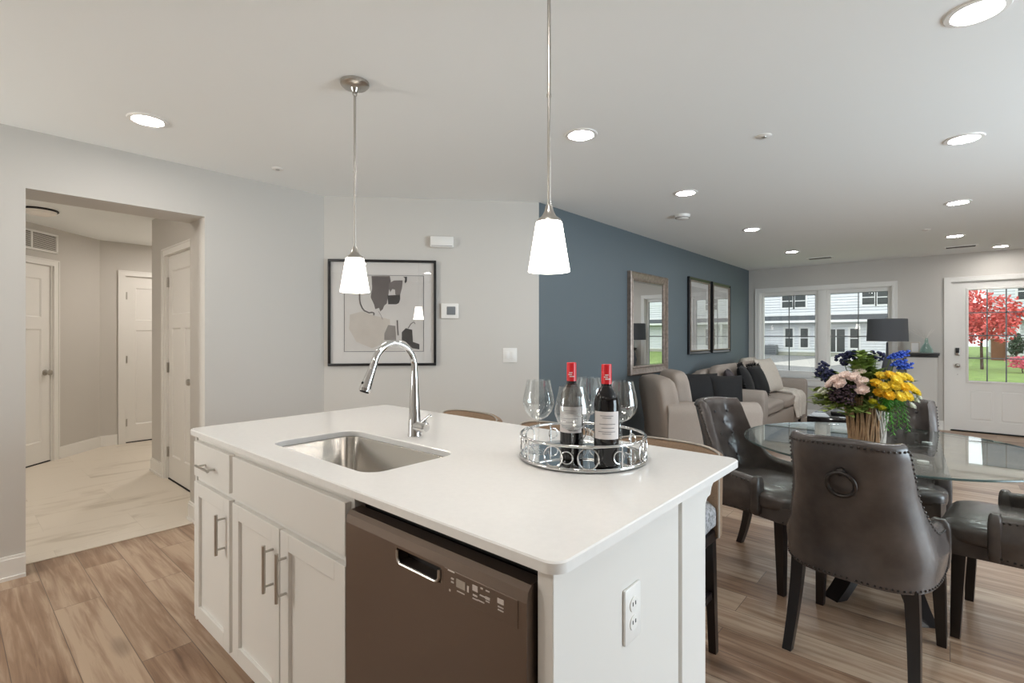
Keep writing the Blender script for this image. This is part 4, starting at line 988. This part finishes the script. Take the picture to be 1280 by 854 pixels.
def pillow(loc,rz,tilt,w,h,t,m,label,name='throw_pillow',ruffle=0,group=None):
    e=MB(); n=18
    def f(i,j,s):
        u=-1+2*i/n; v=-1+2*j/n; k=max(0,(1-abs(u)**2.6)*(1-abs(v)**2.6)); pin=1-.07*(1-abs(abs(u)-abs(v)))*0
        cx=u*(w/2)*(1-.06*(1-u*u)*0-.05*(1-abs(v))**2*0); wob=1-.045*math.cos(v*PI/2)*abs(u); wob2=1-.045*math.cos(u*PI/2)*abs(v)
        return (s*(t/2*k**.55+.003),u*w/2*wob,v*h/2*wob2)
    A=[[e.bm.verts.new(f(i,j,1)) for j in range(n+1)] for i in range(n+1)]; B=[[e.bm.verts.new(f(i,j,-1)) for j in range(n+1)] for i in range(n+1)]
    for i in range(n):
        for j in range(n):
            e.bm.faces.new((A[i][j],A[i+1][j],A[i+1][j+1],A[i][j+1])); e.bm.faces.new((B[i][j],B[i][j+1],B[i+1][j+1],B[i+1][j]))
    ed=[(i,0) for i in range(n)]+[(n,j) for j in range(n)]+[(i,n) for i in range(n,0,-1)]+[(0,j) for j in range(n,0,-1)]
    for k in range(len(ed)):
        a=ed[k]; b=ed[(k+1)%len(ed)]; e.bm.faces.new((A[a[0]][a[1]],A[b[0]][b[1]],B[b[0]][b[1]],B[a[0]][a[1]]))
    o=e.build(name,m,None,70); o.location=loc; o.rotation_euler=(0,tilt,rz); tag(o,label,'pillow',group)
    if ruffle:
        mb=MB(); rn=random.Random(5)
        for k in range(90):
            a=k*2.4; u=rn.uniform(-1,1); v=rn.uniform(-1,1)
            if k%3: 
                if rn.random()<.5: u=math.copysign(1,u)
                else: v=math.copysign(1,v)
            p=Vector((t*.3*(1-max(abs(u),abs(v))),u*w/2,v*h/2)); leaf_(mb,p,Vector((rn.uniform(-.2,.9),u+rn.uniform(-.6,.6),v+rn.uniform(-.6,.6))),.055,.012)
        mb.build('shaggy_trim',m,o)
    return o
def leaf_(mb,p,d,L,w): 
    d=d.normalized(); t=d.cross(Vector((.3,.2,1))).normalized(); secs=[]
    for i in range(4): u=i/3; ww=w*(1-u)+.001; c=p+d*L*u; secs.append([c-t*ww,c,c+t*ww])
    mb.loft(secs,caps=False,loop=False)
L49=Vector((.755,.656,0)); F49=Vector((.656,-.755,0)); AC=Vector((5.10,1.955,0))
p=AC+L49*.10+F49*.02; pillow((p.x,p.y,.70),R(-139),R(-10),.50,.44,.16,'charcoal','wide black pillow standing on the armchair, the larger one nearer its back')
p=AC+L49*.08+F49*.335; pillow((p.x,p.y,.69),R(-139),R(-6),.36,.42,.14,'charcoal','black pillow at the open front end of the armchair seat')
pillow((6.72,2.12,.68),R(-75),R(-18),.42,.42,.14,'plum','dark plum pillow at the near end of the sofa')
pillow((7.12,2.06,.70),R(-80),R(-20),.44,.44,.15,'charcoal','black shaggy pillow on the sofa beside the plum pillow',ruffle=1)
pillow((7.55,2.02,.69),R(-95),R(-22),.42,.42,.15,'charcoal','black shaggy pillow on the sofa touching the cream pillow',ruffle=1)
pillow((8.08,2.02,.73),R(-100),R(-22),.54,.52,.18,'cream','large cream pillow at the far end of the sofa')
def cloth(path,x0,x1,name,m,label,amp=.019,skew=0,th=.016):
    """strip of cloth whose cross-section follows path (y,z) over the width x0..x1"""
    P=[Vector((0,a,b)) for a,b in path]; pts=[]
    for i in range(len(P)-1):
        for k in range(8): pts.append(P[i].lerp(P[i+1],k/8))
    pts.append(P[-1])
    for _ in range(6): pts=[pts[0]]+[(pts[i-1]+pts[i]*2+pts[i+1])/4 for i in range(1,len(pts)-1)]+[pts[-1]]
    nx=30; mb=MB(); N=len(pts); G=[]
    for i,p in enumerate(pts):
        t=(pts[min(i+1,N-1)]-pts[max(i-1,0)]).normalized(); n=Vector((0,-t.z,t.y)); n=-n if False else Vector((0,t.z,-t.y))
        row=[]
        for j in range(nx+1):
            u=j/nx; x=x0+(x1-x0)*u+skew*i/N+.02*math.sin(i*.35+u*3); o=amp*(math.sin(u*19+i*.12)+.6*math.sin(u*41+i*.2)); row.append((x,p,n,o))
        G.append(row)
    A=[[mb.bm.verts.new(Vector((x,p.y,p.z))-n*(o+th)) for x,p,n,o in r] for r in G]; B=[[mb.bm.verts.new(Vector((x,p.y,p.z))-n*o) for x,p,n,o in r] for r in G]
    for i in range(N-1):
        for j in range(nx): mb.bm.faces.new((A[i][j],A[i][j+1],A[i+1][j+1],A[i+1][j])); mb.bm.faces.new((B[i][j],B[i+1][j],B[i+1][j+1],B[i][j+1]))
    for i in range(N-1):
        for j in(0,nx): mb.bm.faces.new((A[i][j],A[i+1][j],B[i+1][j],B[i][j]))
    for j in range(nx):
        for i in(0,N-1): mb.bm.faces.new((A[i][j],A[i][j+1],B[i][j+1],B[i][j]))
    return tag(mb.build(name,m,None,70),label,'throw blanket')
cloth([(2.50,.80),(2.46,.93),(2.36,.95),(2.22,.80),(2.16,.62),(2.08,.52),(1.9,.505),(1.72,.50),(1.66,.42),(1.655,.28),(1.65,.14)],8.10,8.68,'knit_throw','knit','cream cable-knit throw draped over the far end of the sofa and down its front')
ct=empty('coffee_table',(6.74,.80,0),R(0),'low black coffee table with glossy top in front of the sofa','coffee table')
MB().box(-.60,.60,-.36,.36,.375,.45,.006).build('top','blackgloss',ct)
MB().box(-.54,.54,-.30,.30,.12,.145,.004).build('shelf','black',ct)
for sx in(-1,1):
    for sy in(-1,1): MB().box(sx*.57-.03,sx*.57+.03,sy*.33-.03,sy*.33+.03,0,.38,.004).build('leg','black',ct)
MB().box(-.16,.16,-.12,.12,-.018,.018,.003).build('black_book','black').location=(6.55,.86,.469)
tag(bpy.data.objects['black_book'],'flat black book lying on the coffee table, just left of the twig vase','book')
et=empty('end_table',(8.70,.70,0),0,'small black end table under the lamp, mostly hidden by the bouquet','side table')
MB().box(-.22,.22,-.20,.20,.57,.60,.004).build('top','black',et)
for sx in(-1,1):
    for sy in(-1,1): MB().box(sx*.19-.015,sx*.19+.015,sy*.17-.015,sy*.17+.015,0,.57,.002).build('leg','black',et)
MB().box(-.19,.19,-.17,.17,.18,.20,.003).build('shelf','black',et)
lp=empty('table_lamp',(8.70,.66,.60),0,'table lamp with wide charcoal drum shade between the window and half wall','lamp')
MB().lathe([(0,0),(.085,0),(.088,.012),(.05,.03),(.03,.06),(.05,.16),(.065,.26),(.045,.38),(.016,.44),(.012,.62),(0,.62)],n=32).build('base','shadegrey',lp)
MB().lathe([(.235,.635),(.238,.635),(.228,.945),(.225,.945)],n=48,close=True).build('drum_shade','shadegrey',lp)
MB().cyl((0,0,.60),(0,0,.93),.004,10).cyl((-.226,0,.92),(.226,0,.92),.0025,8).cyl((0,-.226,.92),(0,.226,.92),.0025,8).build('harp','nickel',lp)
MB().ico((0,0,.955),.012,2).build('finial','nickel',lp)
# on the half wall
hz=1.0755
fr=empty('small_photo_frame',(8.93,.365,hz),R(90),'small pale square frame standing on the dark half wall cap','picture frame')
frame_mb(.105,.15,.014,.014).build('frame','cream',fr,loc=(0,0,.0755)); MB().box(-.045,.045,.002,.006,.008,.142).build('picture','paper',fr,0)
tb=empty('teal_glass_bottle',(8.92,.245,hz),0,'pale teal cone-shaped glass bottle on the dark half wall cap','bottle')
MB().lathe([(0,.002),(.075,0),(.08,.01),(.07,.05),(.045,.10),(.022,.14),(.017,.20),(.019,.205),(.0155,.205),(.0205,.14),(.043,.10),(.068,.05),(.076,.012),(0,.006)],n=36).build('glass_body','teal',tb)
br=empty('white_branch',(8.92,.245,hz),0,'pale dried branch standing in the teal glass bottle','branch'); rnd2=random.Random(9)
for k in range(9):
    a=rnd2.uniform(0,6.28); q_=[Vector((0,0,.012))]; 
    for i in range(1,7): q_.append(Vector((.012*i*math.cos(a)*max(0,(i-3))*.7,.012*i*math.sin(a)*max(0,(i-3))*.9+(.02*(i-3) if i>3 else 0),.012+.052*i)))
    MB().tube(q_,[.0015]*7,5).build('twig','twigwhite',br)
# ------------------------------------------------------------ outdoors
GZ=-.15
struct(MB().box(9.37,95,-60,60,GZ-.1,GZ).build('ground_lawn','lawn',smooth=0))
struct(MB().prism([(14,.9),(14,60),(42.2,60),(42.2,.9)],GZ,GZ+.012).build('road','asphalt',smooth=0))
struct(MB().prism([(26.5,4.5),(32,4.0),(42,3.0),(42,6.2),(32,7.0),(28,7.4)],GZ+.012,GZ+.02).build('driveway','concrete',smooth=0))
struct(MB().box(9.37,11.2,-2.6,2.6,GZ,GZ+.10).build('porch_slab','concrete',smooth=0))
struct(MB().prism([(18,.9),(19.4,.9),(21.2,-4),(25,-9),(32,-14),(31.3,-15),(24,-10.2),(19.8,-4.6)],GZ,GZ+.015).build('sidewalk','concrete',smooth=0))
def house(name,x,y0,y1,zt,label,wins,door=None,band=True):
    e=empty(name,(x,0,0),0,label,'building')
    secs=[]; pr=[]; z=.16; 
    while z<zt: pr+= [(-.05,z),(-.008,z+.17),(.02,z+.175)]; z+=.2
    mb=MB(); mb.loft([[(a,y,b) for a,b in pr]+[(6,y,pr[-1][1]),(6,y,.16)] for y in(y0,y1)]); mb.build('sided_wall','siding',e,0)
    MB().box(-.02,6,y0,y1,GZ,.16).build('foundation','concrete',e,0)
    MB().box(-.06,0,y0,y1,.08,.20).build('base_board','housetrim',e,0)
    if band:
        m4=MB(); m4.prism([(-.9,2.36),(-.9,2.46),(0,2.86),(0,2.36)],y0,y1,'XZ'); m4.build('porch_roof','roofgrey',e,0)
        MB().box(-.95,-.9,y0,y1,2.30,2.47).build('fascia','housetrim',e,0)
        MB().box(-.05,0,y0,y1,2.86,3.0).build('trim_board','housetrim',e,0)
    mb=MB(); mb.prism([(-.6,zt),(6.6,zt),(3,zt+2.2)],y0-.4,y1+.4,'XZ'); mb.build('roof','roofgrey',e,0)
    for a,b,c,d in wins:
        w=MB().box(-.07,-.02,a-.13,b+.13,c-.13,d+.13).build('window_frame','housetrim',e,0)
        MB().box(-.085,-.065,a,b,c,d).build('pane','darkpane',w,0)
        MB().box(-.095,-.08,a,b,(c+d)/2-.03,(c+d)/2+.03).build('meeting_rail','housetrim',w,0)
    return e
W1=[(9.06,9.78,3.50,4.48),(8.20,8.90,3.50,4.45),(3.98,4.67,3.53,4.53),(3.22,3.80,3.52,4.5),(9.06,9.56,.46,1.87),(8.04,8.52,.46,1.87),(7.1,7.52,.48,1.86),(4.9,5.38,.46,1.83),(3.9,4.3,1.0,1.82),(13.2,14.0,3.5,4.5),(12.3,13.0,3.5,4.5),(12.6,13.1,.46,1.87),(16,16.5,.46,1.87),(17,17.9,3.5,4.5)]
hA=house('townhouse',43,1.2,26,7.2,'white-sided townhouse across the road, seen through the big window',W1)
gd=MB().box(-.08,-.02,5.72,6.76,.16,1.79).build('glazed_door','darkpane',hA,0); MB().box(-.1,-.07,6.2,6.28,.16,1.79).build('door_stile','housetrim',gd,0)
for y in(2.6,7.0,11.3): MB().box(-.92,-.78,y-.07,y+.07,GZ,2.4).build('porch_post','housetrim',hA,0)
W2=[(-3.9,-3.2,3.6,4.6),(-2.9,-2.2,1.75,2.35),(-5.6,-4.9,3.6,4.6),(-5.2,-4.6,.5,1.9),(-7.6,-6.8,3.6,4.6),(-8.1,-7.5,.5,1.9),(-11,-10,3.6,4.6),(-11,-10.2,.5,1.9),(-14,-13,3.6,4.6),(-15,-14,.5,1.9),(-18,-17,3.6,4.6),(-19,-18,.5,1.9),(-22,-21,3.6,4.6),(-23,-22,.5,1.9)]
hB=house('townhouse',44.5,-42,-2.1,7.0,'second white townhouse behind the red tree, seen through the front door glass',W2)
for y in(-3.15,-6.6,-9.4): MB().box(-.96,-.80,y-.08,y+.08,GZ,2.4).build('porch_post','housetrim',hB,0)
ac=empty('air_conditioner',(42.4,10.45,GZ),0,'grey air conditioner box against the townhouse seen through the window','air conditioner')
MB().box(-.3,.3,-.45,.45,0,.78,.03).build('casing','muntin',ac); MB().lathe([(0,.78),(.22,.78),(.22,.80),(0,.80)],n=20).build('fan_guard','darkpane',ac)
for k in range(6): MB().box(-.305,-.30,-.4,.4,.12+k*.1,.15+k*.1).build('louvre','darkpane',ac,0)
bx=empty('brown_shed',(42.2,-2.2,GZ),0,'brown board shed on the lawn edge seen through the door glass','shed')
MB().box(-.4,.4,-.32,.32,0,1.22).build('board_wall','brownboard',bx,0); MB().prism([(-.36,1.22),(.36,1.22),(.36,1.27),(-.36,1.27)],-.45,.45,'YZ').build('lid','brownboard',bx,0)
def tree(name,loc,rx,rz_,zc,m,label,cat,n,leafs,trunk=.07,seed=1,tz=None,group=None):
    e=empty(name,loc,0,label,cat,group); rn=random.Random(seed); tz=tz or zc
    mb=MB(); mb.tube([(0,0,0),(.03,.02,tz*.45),(0,0,tz)],[trunk,trunk*.8,trunk*.5],8); tk=mb.build('trunk','bark',e)
    for k in range(7):
        a=k*2.4; q_=[Vector((0,0,tz*.5+.08*k*tz/3)),Vector((rx*.4*math.cos(a),rx*.4*math.sin(a),zc*.95)),Vector((rx*.8*math.cos(a),rx*.8*math.sin(a),zc+rz_*.4))]; MB().tube(q_,[trunk*.45,trunk*.3,trunk*.1],6).build('branch','bark',tk)
    mb=MB()
    cl=[]
    for k in range(14):
        d=Vector((rn.gauss(0,1),rn.gauss(0,1),rn.gauss(0,1))).normalized(); cl.append((Vector((d.x*rx*.62,d.y*rx*.62,zc+d.z*rz_*.62)),rn.uniform(.35,.55)))
    for k in range(n):
        c,r_=cl[k%14]; d=Vector((rn.gauss(0,1),rn.gauss(0,1),rn.gauss(0,1))).normalized()*rn.uniform(.5,1); p=c+Vector((d.x*rx*r_,d.y*rx*r_,d.z*rz_*r_))
        u=Vector((rn.gauss(0,1),rn.gauss(0,1),rn.gauss(0,1))).normalized()*leafs; v=u.orthogonal().normalized()*leafs*.7
        mb.bm.faces.new([mb.bm.verts.new(q) for q in(p-u,p+v,p+u,p-v)])
    mb.build('crown',m,e,0); return e
tree('red_maple_tree',(30,-1.05,GZ),1.45,1.25,2.25,'redleaf','small red-leaved tree on the lawn seen through the front door glass','tree',2500,.085,.06,3)
tree('pink_shrub',(28,-2.15,GZ),.55,.30,.42,'pinkleaf','low pink flowering shrub on the lawn seen through the door glass','shrub',700,.05,.02,4,.3)
tree('green_shrub',(41.5,-2.95,GZ),.4,.75,.85,'leafdark','dark green upright shrub by the white porch post of the second townhouse','shrub',700,.07,.03,5,.6)
tree('green_shrub',(33,-12.5,GZ),1.4,1.2,1.2,'leafdark','round dark green shrub on the lawn beyond the sidewalk','shrub',1200,.1,.05,6,.8)
